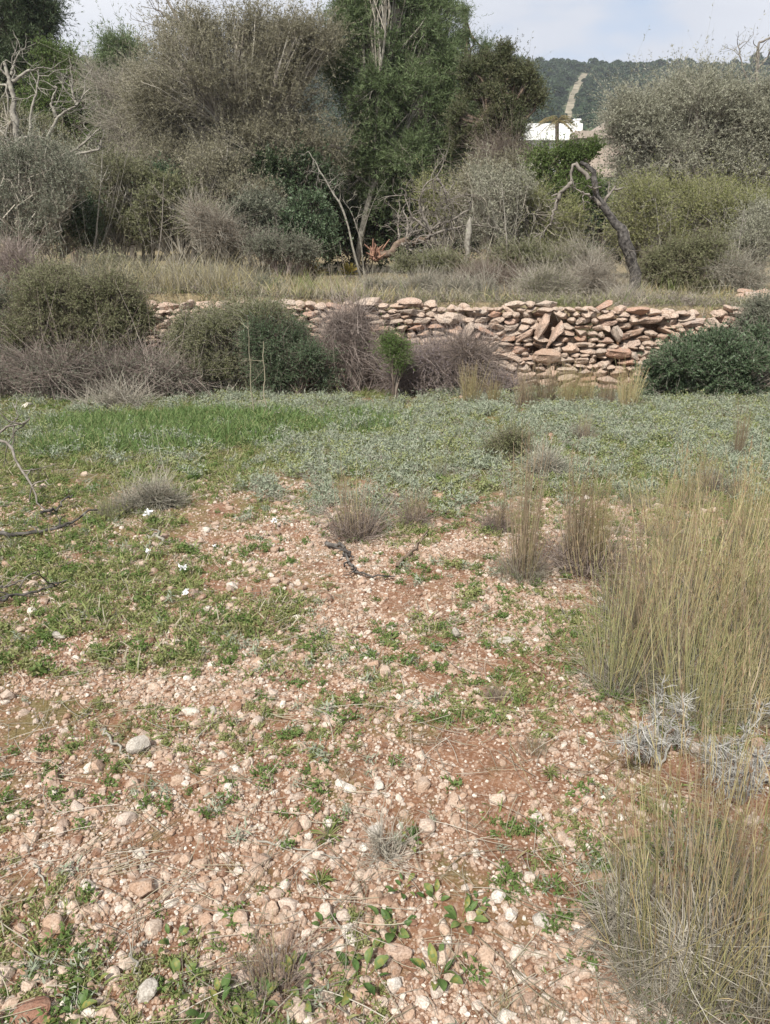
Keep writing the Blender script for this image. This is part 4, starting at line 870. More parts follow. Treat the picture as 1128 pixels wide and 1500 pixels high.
for px, pb, ptp, kind, wide, lab in (
        (520, 788, 700, 'S', .85, 'purple brown grass tuft left of its smaller twin on the field'),
        (607, 768, 712, 'S', .7, 'small withered purple brown tuft in the field middle'),
        (765, 845, 672, 'T', .62, 'tall narrow yellow grass tuft in the middle of the field'),
        (764, 848, 760, 'G', .8, 'bushy grey base growth round the tall narrow yellow tuft'),
        (727, 778, 722, 'S', .7, 'short brown tuft behind the tall narrow one'),
        (842, 832, 688, 'T', .75, 'dense brown grass tuft right of the tall narrow one'),
        (872, 836, 715, 'T', .6, 'brown grass tuft touching the dense one on its right'),
        (856, 834, 745, 'S', 1.2, 'dark withered undergrowth of the dense brown tuft'),
        (742, 672, 612, 'G', 1.0, 'green grey bushy tuft in the ground cover'),
        (855, 648, 606, 'S', .6, 'thin brown tuft standing alone in the far ground cover'),
        (1080, 674, 598, 'T', .55, 'lone grass tuft near the lentisk on the right'),
        (165, 756, 692, 'G', .7, 'brown green tuft on the left of the field'),
        (640, 700, 652, 'G', .6, 'small grey green tuft in the middle of the ground cover'),
        (880, 728, 690, 'G', .9, 'grey tuft behind the big grass stand'),
        (930, 740, 690, 'G', .9, 'dull green tuft behind the big grass stand'),
        (1040, 720, 675, 'S', .9, 'withered tuft behind the right end of the grass stand')):
    H = dict(T=.80, S=.30, G=.42)[kind]; p, k = height_scale(px, pb, ptp, H)
    place(dict(T=FIELD, S=SHORT, G=GREY)[kind], rg, p, k * wide, lab, FG, sz=k)
WG = 'dry grass tufts along the wall foot'
for px, pb, ptp, lab in ((690, 594, 545, 'grass tuft before the grey brown heather'), (722, 592, 560, 'low grass tuft before the lilac heather'), (768, 596, 548, 'grass tuft right of the lilac heather'),
                         (800, 594, 540, 'yellowish grass tuft under the wall left of the biggest gap'), (830, 594, 545, 'dry grass tuft second from the lentisk side group'), (858, 592, 548, 'pale dry grass tuft under the reddish stones'),
                         (888, 592, 552, 'low dry grass tuft left of the lentisk'), (918, 600, 545, 'upright grass tuft touching the lentisk bush')):
    p, k = height_scale(px, pb, ptp, .8); place(FIELD, rg, p, k * 1.5, lab, WG, sz=k * 1.1)
# the big stand on the right
MG = 'tall dry grass tufts of the big stand on the right'
for row, (pb, tops, x0, x1, st) in enumerate(((742, 660, 970, 1150, 56), (780, 680, 915, 1160, 60), (825, 700, 950, 1160, 64), (880, 720, 905, 1165, 66), (935, 740, 915, 1170, 72), (1000, 790, 900, 1175, 74), (1050, 880, 1000, 1190, 90))):
    for px in np.arange(x0, x1, st):
        px = px + rg.uniform(-13, 13); q = pb + rg.uniform(-14, 14)
        p, k = height_scale(px, q, tops + rg.uniform(-25, 70), .78)
        place(TALL, rg, p, k * rg.uniform(.8, 1.2), 'tall dry grass tuft in the dense stand on the right of the field', MG, sz=k)
for px, pb in ((905, 985), (960, 1010), (1070, 1000), (1110, 960), (930, 900), (1010, 880), (1100, 880), (1128, 1040)):
    p, k = height_scale(px, pb, pb - 120, .42); place(GREY, rg, p, k, 'curled grey undergrowth at the foot of the big grass stand', 'grey undergrowth in the grass stand', sz=k * .8)
# the nearest stand, bottom right
NG = 'nearest grass tufts at the bottom right'
for px, pb, ptp, wd, lab in ((925, 1400, 1100, .75, 'leftmost tall tuft of the nearest grass at the bottom right'), (985, 1440, 1060, .85, 'fullest tall tuft of the nearest grass at the bottom right'),
                             (1060, 1420, 1030, .85, 'tall tuft between the fullest one and the right edge'), (1110, 1380, 1050, .85, 'tall tuft at the right edge under the white spiny shrub'),
                             (1020, 1330, 1070, .75, 'tuft behind the fullest one of the nearest grass'), (1130, 1490, 1080, .6, 'yellow tuft cut by the bottom right corner'),
                             (915, 1280, 1090, .6, 'thin tuft behind the leftmost one of the nearest grass'), (1040, 1120, 900, .45, 'orange yellow tuft between the two white spiny shrubs')):
    p, k = height_scale(px, pb, ptp, .8); place(NEAR, rg, p, k * wd, lab, NG, sz=k)
for px, pb, ptp, lab in ((905, 1345, 1290, 'low curled grey tuft left of the nearest grass'), (985, 1465, 1340, 'curled grey growth at the foot of the fullest near tuft'), (1060, 1470, 1350, 'curled grey growth in front of the near tufts'),
                         (1120, 1430, 1300, 'curled grey growth at the right edge of the near tufts'), (950, 1440, 1350, 'curled grey growth at the foot of the leftmost near tuft'), (1090, 1320, 1200, 'grey growth under the white spiny shrub at the edge'), (1020, 1250, 1150, 'grey growth behind the near tufts')):
    p, k = height_scale(px, pb, ptp, .36); place(GREY, rg, p, k * .85, lab, NG, sz=k * .9)
for px, pb, ptp, k_, lab in ((400, 1450, 1385, SHORT, 'small spiky grey tuft among round leaves at the bottom'), (725, 1022, 1000, SHORT, 'tiny brown tuft on the open gravel'), (855 - 75, 1100, 1075, GREY, 'tiny grey tuft on the gravel near the right grass'),
                             (740, 1490, 1462, GREY, 'flat grey dead tuft at the bottom edge'), (810, 1498, 1470, GREY, 'second flat dead tuft at the bottom edge')):
    p, s = height_scale(px, pb, ptp, .3); place(k_, rg, p, s * 1.1, lab, 'small tufts on the gravel', sz=s)
for t in TALL + NEAR + FIELD + SHORT + GREY:
    if t.name not in used:
        for c in list(t.children): bpy.data.objects.remove(c)
        bpy.data.objects.remove(t)

shrub('dead_twig_tangle', 'tangle of grey dead twigs in the nearest grass at the bottom right', 1020, 1.33, [(1010, 1390, 0, 60, 40), (1070, 1400, 0, 50, 50), (960, 1420, 0, 44, 30)], 'brush', 80, None, 'twig_grey', .34, limb_r=.002)
shrub('dead_twig_tangle', 'low round grey dead twig cushion left of the nearest grass', 905, 1.49, [(905, 1330, 0, 34, 26), (925, 1345, 0, 26, 20)], 'brush', 80, None, 'twig_grey', .28, limb_r=.002)
# low grey bushes on the field
shrub('low_grey_shrub', 'low wiry grey shrub right of the brown green tuft on the left', 225, 4.75, [(230, 735, 0, 42, 22), (200, 745, 0, 30, 16)], 'twiggy', 300, 'shrub_grey', 'twig_grey', .55)
shrub('white_twig_shrub', 'whitish twiggy shrub in the ground cover behind the tall tufts', 798, 5.55, [(795, 690, 0, 26, 22), (780, 705, 0, 20, 12), (812, 700, 0, 16, 14)], 'twiggy', 200, 'shrub_grey', 'twig_grey', .6)
shrub('grey_shrub', 'bushy green grey shrub beside the whitish twigs', 750, 6.1, [(748, 652, 0, 26, 22), (735, 664, 0, 22, 12)], 'heath', 240, 'shrub', 'twig_brown', .7)

# white spiny dead shrubs
def spiny(px, pb, stems, label, seed):
    rng = np.random.default_rng(seed); b = gp(px, pb); r = empty('white_spiny_shrub', b, label, 'shrub', 'bleached spiny dead shrubs'); g = Geo(); h = Geo()
    for pts in stems:
        P = poly([b] + [at(x, y, b[1] + dy) for x, y, dy in pts], 14, .006, rng)
        g.add(*tubes(P[None], np.linspace(.0042, .0015, 14)[None], 5))
        n = 80; t = rng.uniform(3, 12.99, n); i = t.astype(int); f = (t - i)[:, None]; q = P[i] * (1 - f) + P[np.minimum(i + 1, 13)] * f
        d = vn(np.cross(vn(P[i] - P[i - 1]), rdir(rng, n)) + vn(P[i] - P[i - 1]) * .25)
        SPn = curve(q, d, rng.uniform(.02, .055, n), 4, rng, .25); h.add(*tubes(SPn, np.linspace(.0017, .0006, 4)[None].repeat(n, 0), 3, rng.random(n)))
        k = n * 2; ii = rng.integers(0, n, k); SS = curve(SPn[ii, 1], vn(d[ii] + .9 * rdir(rng, k)), rng.uniform(.012, .03, k), 3, rng, .2); h.add(*tubes(SS, np.linspace(.0010, .0004, 3)[None].repeat(k, 0), 3, rng.random(k)))
    g.build('stems', M['twig_white'], r); h.build('spines', M['twig_white'], r)['kind'] = 'stuff'
spiny(965, 1130, [[(965, 1090, 0), (962, 1050, 0), (970, 1000, 0)], [(970, 1080, .05), (995, 1040, .05), (1000, 1020, .05)], [(955, 1095, -.05), (945, 1075, -.1), (935, 1060, -.1)], [(985, 1090, .05), (1000, 1080, .08), (1010, 1065, .1)], [(950, 1100, 0), (925, 1090, -.1), (910, 1085, -.15)]], 'white spiny dead shrub with upright stems beside the gravel edge', 141)
spiny(1085, 1180, [[(1078, 1120, 0), (1085, 1080, 0), (1125, 1030, .05)], [(1070, 1130, 0), (1060, 1095, -.05), (1035, 1090, -.1)], [(1100, 1130, 0), (1120, 1100, .1), (1150, 1080, .1)], [(1065, 1150, -.05), (1045, 1125, -.1), (1040, 1110, -.1)], [(1100, 1150, .05), (1130, 1140, .1)], [(1090, 1140, -.1), (1100, 1120, -.15), (1115, 1110, -.2)]], 'white spiny dead shrub cut by the right edge', 142)

# ------------------------------------------------------------------ dead branches and sticks on the field
def branch(label, pts, r, seed, wood='bark_grey', kids=3, kl=.2, lift=0.02, cat='dead branch', name='dead_branch', group=None, lev=1):
    """pts: (px, py[, height above the ground]); lies on the ground"""
    rng = np.random.default_rng(seed); Q = []
    for p in pts:
        g0 = gp(p[0], p[1]); Q.append(g0 + np.array([0, 0, lift + (p[2] if len(p) > 2 else 0)]))
    P = poly(Q, 14, r * .8, rng); o = Geo(); lst = []
    o.add(*tubes(P[None], (np.linspace(r, r * .4, 14) * (1 + rng.normal(0, .1, 14)))[None], 7))
    for _ in range(kids):
        i = rng.integers(3, 13); grow(P[i], vn(P[i] - P[i - 1] + rdir(rng, 1)[0] * .8 * np.array([1, 1, .5])), kl * rng.uniform(.5, 1.2), r * .5, lev, rng, lst, .45, .05, 2)
    if lst:
        for p_, _ in lst: p_[:, 2] = np.maximum(p_[:, 2], terrain(p_[:, 0], p_[:, 1]) + .006)
        add_paths(o, lst, 5)
    c = P[0]; ob = o.build(name, M[wood], None, True, origin=tuple(c)); tag(ob, label, cat, group); return ob
branch('grey forked dead branch rising into the picture at the left edge', [(-30, 700, .2), (0, 690, .26), (25, 690, .32), (55, 690, .38)], .014, 151, 'bark_grey', 6, .35)
branch('lower grey dead branch reaching down at the left edge', [(-20, 700, .3), (20, 700, .25), (50, 740, .1), (66, 752, 0)], .012, 152, 'bark_grey', 4, .25)
branch('long dark dead branch lying left on the grass', [(-10, 795, .03), (40, 790, .02), (95, 778, .02), (145, 758, .03)], .014, 153, 'bark_dark', 3, .2)
branch('short dark dead branch behind the long one on the left', [(60, 760, .02), (85, 752, .02), (108, 738, .04)], .011, 154, 'bark_dark', 2, .12)
branch('thin dark dead branch lying low at the left edge', [(-10, 890, .02), (40, 880, .02), (100, 860, .02)], .009, 155, 'bark_dark', 4, .2)
branch('grey dead branch crossing the thin dark one at the left edge', [(-10, 880, .03), (20, 868, .02), (55, 848, .02)], .007, 156, 'bark_grey', 2, .15)
branch('dark crooked twig lying in the middle of the gravel', [(478, 803, .01), (505, 812, .02), (515, 822, .03), (505, 838, .01)], .012, 157, 'bark_dark', 2, .1)
branch('dark thin stick right of the crooked twig', [(510, 832, .01), (530, 850, .01), (578, 852, .01)], .008, 158, 'bark_dark', 1, .1)
branch('grey brown stick pointing at the withered tufts', [(582, 836, .0), (600, 815, .01), (626, 785, .01)], .011, 159, 'bark_brown', 2, .1)
branch('bleached curved piece of wood near the white flowers', [(218, 790, .01), (232, 795, .02), (240, 803, .01)], .014, 160, 'bark_pale', 1, .05)
branch('curved grey stick against the grey angular stone', [(148, 1072, 0), (165, 1095, .02), (190, 1118, .01)], .006, 161, 'bark_pale', 0, .1, .006, 'stick', 'stick')
branch('bent dry stalk lying at the lower left', [(46, 1262, 0), (70, 1300, .01), (108, 1335, 0)], .0035, 162, 'bark_pale', 0, .1, .006, 'stick', 'stick')
branch('long straight dry stalk left of the dead twig bush', [(370, 1235, 0), (430, 1248, .01), (498, 1268, .02)], .0032, 163, 'bark_pale', 1, .08, .006, 'stick', 'stick')
branch('pale broken stick near the round leaves at the bottom', [(190, 1400, 0), (212, 1390, .01), (222, 1384, .01)], .005, 164, 'bark_pale', 0, .1, .006, 'stick', 'stick')
branch('thin stalk running to the bottom edge at the left', [(65, 1448, 0), (105, 1470, .0), (135, 1485, 0)], .0032, 165, 'bark_pale', 0, .1, .006, 'stick', 'stick')
branch('pale forked stick standing up from the stones at the bottom left', [(212, 1452, 0), (200, 1430, .02), (192, 1418, .04)], .0045, 166, 'bark_pale', 1, .05, .006, 'stick', 'stick')
branch('pale stick on the gravel beside the nearest grass', [(832, 1372, 0), (850, 1368, .01), (866, 1362, .01)], .004, 167, 'bark_pale', 0, .1, .006, 'stick', 'stick')
branch('dry stalk lying slanted left of the nearest grass', [(800, 1392, 0), (820, 1408, .01), (838, 1425, .0)], .0035, 168, 'bark_pale', 0, .1, .006, 'stick', 'stick')
branch('pale stick in the gravel near the dead brown tufts on the right', [(820, 905, 0), (832, 908, .01), (846, 922, 0)], .007, 169, 'bark_pale', 1, .1, .006, 'stick', 'stick')
branch('tall pale dead stem standing before the dark green bush', [(388, 612, 0), (390, 612, .35), (391, 612, .75)], .008, 170, 'straw', 2, .2, .0, 'stalk', 'dead_stalk')
branch('thin pale dead stem left of the tall one', [(372, 612, 0), (370, 612, .45), (371, 612, .95)], .006, 171, 'straw', 3, .2, .0, 'stalk', 'dead_stalk')
branch('dead pale stem before the brown twiggy shrub', [(528, 570, 0), (528, 570, .3), (527, 570, .62)], .007, 172, 'straw', 2, .2, .0, 'stalk', 'dead_stalk')
branch('slanting dead stem leaning over the grey-green tangled shrub', [(335, 585, 0), (310, 570, .25), (270, 560, .55)], .008, 173, 'bark_pale', 2, .2, .0, 'stalk', 'dead_stalk')

# dead twig bush on the gravel near the bottom
shrub('dead_twig_bush', 'dead grey twig bush with green leaves growing through it on the gravel', 575, 1.72, [(570, 1260, 0, 44, 36), (600, 1280, 0, 46, 26), (520, 1270, 0, 40, 22), (555, 1225, 0, 20, 26)], 'bare', 46, None, 'twig_grey', .22, limb_r=.003)

# ------------------------------------------------------------------ white flowers
def flower(px, pb, pt, label, seed, s=1.0):
    rng = np.random.default_rng(seed); b = gp(px, pb); t = at(px, pt, b[1]); r = empty('white_flower', b, label, 'flower', 'white flowers on the left of the field')
    g = Geo(); P = poly([b - (0, 0, .02), (b + t) / 2 + (.008, 0, 0), t], 8); g.add(*tubes(P[None], np.full((1, 8), .0025), 4)); g.build('stem', M['fresh'], r)
    g = Geo(); n = 22; d = rdir(rng, n); d[:, 2] = np.abs(d[:, 2]) * .7 + .1; d = vn(d)
    PP = curve(np.repeat(t[None], n, 0) + rng.normal(0, .006 * s, (n, 3)), d, .018 * s, 4, rng, .25, .3); g.add(*ribbons(PP, np.array([.4, 1, .9, .2])[None] * .011 * s, vn(np.cross(d, rdir(rng, n))))); g.build('petals', M['petal'], r)
flower(217, 772, 752, 'white flower in front of the low wiry grey shrub', 181, 1.25)
flower(403, 775, 763, 'white flower right of the others at the edge of the ground cover', 182, 1.0)
flower(217, 824, 808, 'small white flower below the bleached wood', 183, .8)
flower(267, 848, 831, 'white flower in the grass left of the gravel middle', 184, 1.1)
flower(273, 882, 868, 'lowest white flower at the edge of the bare gravel', 185, .85)
flower(314, 806, 800, 'tiny white flower between the bleached wood and the dark twig', 186, .6)

# ------------------------------------------------------------------ broad leaved weeds near the camera
def leaf_mesh(name, mat, curl, wide, seed):
    u = np.linspace(0, 1, 7); wdt = np.sin(math.pi * np.clip(u * .93 + .04, 0, 1)) ** .75 * wide
    V, Fc = [], []
    for i, a in enumerate(u):
        for s in (-1, -.5, 0, .5, 1): V.append((s * wdt[i], a, .10 * abs(s) * wdt[i] / wide + curl * (a - a * a) * 2 - .06 * a + .015 * math.sin(9 * a + seed) * abs(s)))
    for i in range(6):
        for j in range(4): q = i * 5 + j; Fc.append((q, q + 1, q + 6, q + 5))
    b0 = len(V); V += [(-.025, -.75, -.22), (.025, -.75, -.22), (.025, .06, .0), (-.025, .06, .0)]; Fc.append((b0, b0 + 1, b0 + 2, b0 + 3))
    g = Geo(); g.add(V, Fc, np.clip(np.random.default_rng(seed).uniform(0, 1, 25) * .35 + (seed % 7) * .11, 0, 1)); return g.mesh(name, mat, True)
LEAFS = [leaf_mesh('leaf', M['broad'], .06 + .05 * i, .24 + .04 * (i % 3), i) for i in range(7)]
def weed(px, py, n, size, label, seed, spread=1.0, up=.35, group='broad leaved weeds on the gravel', leaves=LEAFS):
    rng = np.random.default_rng(seed); b = gp(px, py); r = empty('broad_leaved_weed', b, label, 'weed', group)
    a0 = rng.uniform(0, 6)
    for i in range(n):
        o = bpy.data.objects.new('leaf', leaves[rng.integers(len(leaves))]); COL.objects.link(o); o.parent = r
        az = a0 + i * 6.283 / n + rng.normal(0, .35); q = size * spread * rng.uniform(.1, .7)
        o.location = (-math.sin(az) * q, math.cos(az) * q, .008 + rng.uniform(0, .018)); s = size * rng.uniform(.65, 1.15)
        o.scale = (s, s, s); o.rotation_euler = (up * rng.uniform(.2, 1.5), rng.normal(0, .25), az)
for i, (px, py, n, s, lab) in enumerate((
        (575, 1365, 6, .075, 'broad leaved weed in front of the dead twig bush'), (525, 1440, 8, .085, 'largest broad leaved weed at the bottom'), (640, 1435, 5, .085, 'broad leaved weed between the large one and the right gravel'),
        (680, 1355, 5, .075, 'broad leaved weed right of the dead twig bush'), (640, 1325, 6, .06, 'broad leaved weed against the right side of the dead twig bush'), (600, 1240, 5, .06, 'broad leaved weed growing out of the dead twig bush'),
        (250, 1390, 5, .06, 'broad leaved weed with round leaves at the lower left'), (265, 1440, 5, .065, 'broad leaved weed near the stones at the bottom left'), (320, 1485, 5, .075, 'broad leaved weed at the bottom edge left of the spiky tuft'),
        (425, 1435, 5, .06, 'broad leaved weed behind the spiky grey tuft'), (440, 1470, 4, .07, 'broad leaved weed right of the spiky grey tuft'), (385, 1478, 5, .06, 'broad leaved weed in front of the spiky grey tuft'),
        (110, 1488, 4, .07, 'broad leaved weed at the bottom left corner'), (140, 1450, 3, .045, 'small round leaved weed above the corner one'), (540, 1405, 4, .055, 'small broad leaved weed behind the largest one'),
        (475, 1360, 4, .05, 'small round leaved weed left of the dead twig bush'), (700, 1335, 4, .045, 'small leaved weed at the right end of the weed patch'), (590, 1310, 5, .05, 'pale leaved weed under the dead twigs'))):
    weed(px, py, n + 4, s * .50, lab, 600 + i, 1.7, .6)
NARROW = [leaf_mesh('leaf', M['turf'], .12, .05, 20 + i) for i in range(3)]
for i, (px, py, n, s, lab) in enumerate(((482, 1232, 16, .085, 'spreading rosette of narrow grey green leaves left of the dead twigs'), (290, 1135, 12, .05, 'narrow leaved rosette on the open gravel'), (805, 1140, 16, .055, 'dark green tufted rosette on the right gravel'),
                                         (470, 1300, 12, .07, 'narrow leaved rosette below the spreading one'), (520, 1100, 10, .05, 'dark narrow leaved weed in the gravel middle'), (40, 945, 10, .07, 'green leafy rosette at the left edge of the gravel'))):
    weed(px, py, n + 8, s * .62, lab, 640 + i, .3, .45, 'narrow leaved rosettes on the gravel', NARROW)

# ------------------------------------------------------------------ single stones, then the gravel
lone_stone(280, 1047, .036, 'white_stone', 'whitest flat stone on the left gravel', 401, (1.3, .7, .6), None, .2, 0)
lone_stone(312, 1046, .030, 'grey_stone', 'pale grey stone right of the whitest flat stone', 402, (1, .8, .7), None, .2)
lone_stone(203, 1103, .045, 'grey_stone', 'grey angular stone leaning by the curved stick', 403, (1.2, .7, .9), None, .15, .6)
lone_stone(335, 1157, .023, 'white_stone', 'rounded white stone in the left gravel', 404, (1, .9, .8))
lone_stone(130, 1130, .028, 'white_stone', 'pale stone left of the curved stick', 405, (1, .8, .7))
lone_stone(210, 1308, .042, 'stone', 'large rough pinkish stone at the lower left', 406, (1.3, .9, .7))
lone_stone(80, 1358, .032, 'stone', 'rounded pale stone at the left above the moss', 407, (1.1, .9, .8))
lone_stone(216, 1458, .036, 'grey_stone', 'grey stone beside the pale forked stick', 408, (1.1, .9, .7))
lone_stone(48, 1492, .060, 'red_stone', 'red clay stone at the bottom left corner', 409, (1.0, .8, .55))
lone_stone(446, 1428, .030, 'stone', 'beige stone right of the spiky grey tuft', 410, (1, .8, .9))
lone_stone(583, 1402, .038, 'stone', 'long pinkish stone in front of the dead twig bush', 411, (1.3, .8, .6))
lone_stone(578, 1448, .026, 'white_stone', 'whitish stone with a dark hole at the bottom', 412, (.8, .8, 1.0))
lone_stone(730, 1318, .026, 'white_stone', 'smooth white stone right of the weed patch', 413, (1.1, .9, .8))
lone_stone(748, 1345, .022, 'white_stone', 'rounder white stone just below the smooth one', 414, (1, .95, .85))
lone_stone(792, 1356, .032, 'grey_stone', 'angular pale stone right of the two white ones', 415, (1.2, .8, .7))
lone_stone(712, 1408, .034, 'stone', 'rough beige stone below the two white ones', 416, (1.2, .9, .7))
lone_stone(640, 1458, .026, 'stone', 'upright egg shaped stone at the bottom', 417, (.7, .8, 1.1))
lone_stone(478, 1342, .028, 'stone', 'orange beige stone left of the dead twig bush', 418, (.9, .8, 1.0))
lone_stone(668, 935, .032, 'grey_stone', 'pale upright stone in the middle distance of the gravel', 419, (.8, .7, 1.2), None, .15)
lone_stone(740, 942, .040, 'grey_stone', 'flat grey stone right of the pale upright one', 420, (1.4, .8, .5))
lone_stone(625, 1215, .040, 'stone', 'big pale pink stone behind the dead twig bush', 421, (1.2, .9, .7))
lone_stone(85, 935, .045, 'white_stone', 'pale flat stone beside the green rosette at the left edge', 422, (1.4, .8, .5))
lone_stone(505, 1156, .036, 'white_stone', 'pale flat stone in the middle of the gravel', 423, (1.5, .7, .4))
lone_stone(555, 1155, .028, 'white_stone', 'white stone right of the pale flat one', 424, (1, .8, .7))

rs = np.random.default_rng(91)
def bare(x, y):
    """how stony the ground is at a point, 0..1: open gravel in front, grown over beyond five metres and to the left"""
    edge = 5.2 + .5 * (v2(x, y, .9, 41) - .5) * 2 + .35 * (v2(x, y, 3, 42) - .5)
    a = np.clip((edge - y) / .5 + .4, 0, 1)
    left = np.clip((x + 1.1) / .6 + 1.0 - .9 * np.clip((y - 2.6) / .8, 0, 1), .6, 1)
    patch = np.clip((v2(x, y, 2.4, 43) * .45 + v2(x, y, 7, 44) * .55 - .29) / .32, .15, 1)
    right = np.clip(1 - (x - .30 * y - .18) / .25, .1, 1)
    return a * left * patch * right
PEB = [rock_mesh(800 + i, 2, M['stone'], 'stone', cuts=12, lo=.5, hi=.95, rough=.09) for i in range(12)]
cx, cy = pts_in_view(rs, 6000, 1.12, 4.9, .53, 1.7); k = rs.random(6000) < bare(cx, cy) * .9
cx, cy = cx[k], cy[k]; rad = np.clip(rs.lognormal(math.log(.0116), .38, len(cx)), .008, .029)
vis = rad / np.hypot(cy, CAM_H); o_ = np.argsort(-vis)[:300]
for i in o_:
    o = bpy.data.objects.new('stone', PEB[rs.integers(12)]); COL.objects.link(o); a = rad[i]
    f = (a * rs.uniform(.95, 1.35), a * rs.uniform(.8, 1.05), a * rs.uniform(.6, .9))
    o.location = (cx[i], cy[i], float(terrain(cx[i], cy[i])) + f[2] * .25); o.scale = f; o.rotation_euler = (rs.normal(0, .3), rs.normal(0, .3), rs.uniform(0, 6.28))
    tag(o, 'rounded pinkish limestone pebble lying on the red earth of the open gravel', 'stone', 'pebbles lying loose on the field')
def gravel(n, y0, y1, power, r0, sig, lo, hi, dens, name, label, sub):
    x, y = pts_in_view(rs, n, y0, y1, .60, power); k = rs.random(n) < np.clip(bare(x, y) * dens, 0, 1); x, y = x[k], y[k]; m = len(x)
    r = np.clip(rs.lognormal(math.log(r0), sig, m), lo, hi); f = np.stack([r * rs.uniform(.9, 1.4, m), r * rs.uniform(.8, 1.1, m), r * rs.uniform(.55, .95, m)], -1)
    P = np.stack([x, y, terrain(x, y) + f[:, 2] * .2], -1); rot = zrot(rs, m, .35)
    scatter(name, [rock_mesh(900 + i, sub, M['stone'], 'pebble', cuts=11, lo=.5, hi=.95, rough=.10) for i in range(8)], P, rot, f, rs.integers(0, 8, m), 'gravel', label)
gravel(95000, 1.05, 5.4, 1.35, .0055, .45, .0028, .017, 1.0, 'gravel', 'pinkish limestone gravel strewn over the red earth', 2)
gravel(90000, 1.05, 4.6, 1.9, .0034, .3, .002, .006, 1.0, 'fine_gravel', 'fine pinkish grit between the larger pebbles', 1)
gravel(80000, 2.4, 6.0, 1.0, .0062, .35, .0035, .014, 1.1, 'small_gravel', 'small pinkish stones covering the earth further back', 1)
def straypebbles():
    n = 2600; x, y = pts_in_view(rs, n, 3.0, 9.6, .6); r = rs.uniform(.01, .028, n); m = (v2(x, y, 1.3, 45) > .55); x, y, r = x[m], y[m], r[m]; n = len(x)
    f = np.stack([r * 1.2, r, r * .7], -1); scatter('stray_pebbles', [rock_mesh(950 + i, 2, M['stone'], 'pebble') for i in range(5)], np.stack([x, y, terrain(x, y) + r * .3], -1), zrot(rs, n, .3), f, rs.integers(0, 5, n), 'gravel', 'pebbles showing through the grass and ground cover')
straypebbles()

# ------------------------------------------------------------------ ground cover, grass, turf, straw
def sprig(seed, n, h, lpt, L_, W_, mat, lean=.7, leafup=.4):
    rng = np.random.default_rng(seed); g = Geo(); a = rng.uniform(0, 6.283, n); d = vn(np.stack([np.cos(a) * lean, np.sin(a) * lean, rng.uniform(.5, 1.3, n)], -1))
    P = curve(rng.normal(0, h * .25, (n, 3)) * (1, 1, 0), d, h * rng.uniform(.6, 1.2, n), 4, rng, .3)
    u = rng.uniform(.2, 1, (n, lpt)) * 2.999; i = u.astype(int); f = (u - i)[..., None]; q = np.arange(n)[:, None]
    C = (P[q, i] * (1 - f) + P[q, i + 1] * f).reshape(-1, 3); D = vn(np.repeat(d, lpt, 0) * leafup + rdir(rng, len(C)))
    g.add(*tri_leaves(C, D, L_ * rng.uniform(.7, 1.2, len(C)), W_, rng, np.clip(.25 + .5 * rng.random(len(C)) + .25 * np.repeat(rng.random(n), lpt), 0, 1)))
    return g.mesh('sprig', M[mat])
def blades(seed, n, h, wd, mat, lean=.5, spread=.03):
    rng = np.random.default_rng(seed); g = Geo(); a = rng.uniform(0, 6.283, n); d = vn(np.stack([np.cos(a) * lean, np.sin(a) * lean, np.ones(n)], -1) + rng.normal(0, .2, (n, 3)))
    P = curve(rng.normal(0, spread, (n, 3)) * (1, 1, 0), d, h * rng.uniform(.5, 1.2, n), 4, rng, .3, .3)
    g.add(*ribbons(P, np.array([.8, 1, .7, .1])[None] * wd, vn(np.cross(d, rdir(rng, n))), rng.random(n))); return g.mesh('blades', M[mat])
def sc_n(name, protos, x, y, lo, hi, cat, label, dz=0, tilt=.15):
    n = len(x); scatter(name, protos, np.stack([x, y, terrain(x, y) + dz], -1), zrot(rs, n, tilt), uni(rs, n, lo, hi), rs.integers(0, len(protos), n), cat, label)
# grey-green cover
n = 17000; x, y = pts_in_view(rs, n, 3.9, 9.5, .62)
edge = 4.35 + .9 * (v2(x, y, 1.1, 51) - .5) + .5 * (v2(x, y, 3.5, 52) - .5) + np.clip(-(x + .35) * .8, 0, 1.6)
dn = np.clip((y - edge) / 1.5, 0, 1) * np.clip((v2(x, y, 2.4, 53) * .45 + v2(x, y, 6, 54) * .55 - .34) / .22, .04, 1) * np.clip((9.4 + .5 * (v2(x, y, 1, 55) - .5) * 2 - y) / .5, .1, 1)
dn = dn * np.clip(1 - ((-1.6 - x) / .6) * (y > 7.5), .3, 1)
g1 = ((x + 1.95) / 1.35) ** 2 + ((y - 7.3) / .75) ** 2 + 1.1 * (v2(x, y, 2.2, 56) - .5); dn = dn * np.where(g1 < .85, .12, 1)
k = rs.random(n) < dn
sc_n('ground_cover', [sprig(20 + i, 16, .085, 8, .032, .008, 'cover' ) for i in range(5)] + [sprig(26 + i, 14, .08, 7, .026, .009, 'cover_green') for i in range(3)] + [sprig(29, 14, .08, 4, .03, .005, 'cover_dry')], x[k], y[k], .4, 1.45, 'ground cover', 'grey green low ground cover over the back half of the field')
# bright grass patch
n = 9500; x = rs.uniform(-3.4, 1.4, n); y = rs.uniform(5.8, 9.0, n)
e1 = ((x + 1.95) / 1.35) ** 2 + ((y - 7.3) / .75) ** 2; e2 = ((x + .25) / .45) ** 2 + ((y - 7.6) / .5) ** 2; e3 = ((x + 2.4) / .7) ** 2 + ((y - 6.5) / .35) ** 2
m_ = np.minimum(np.minimum(e1, e2 * 1.2), e3) + 1.1 * (v2(x, y, 2.2, 56) - .5); k = rs.random(n) < np.clip((1.25 - m_) / .9, 0, .8)
sc_n('green_grass', [blades(40 + i, 24, .12, .0065, 'grass', .5, .06) for i in range(4)], x[k], y[k], .6, 1.25, 'grass', 'bright green grass patch at the back left of the field')
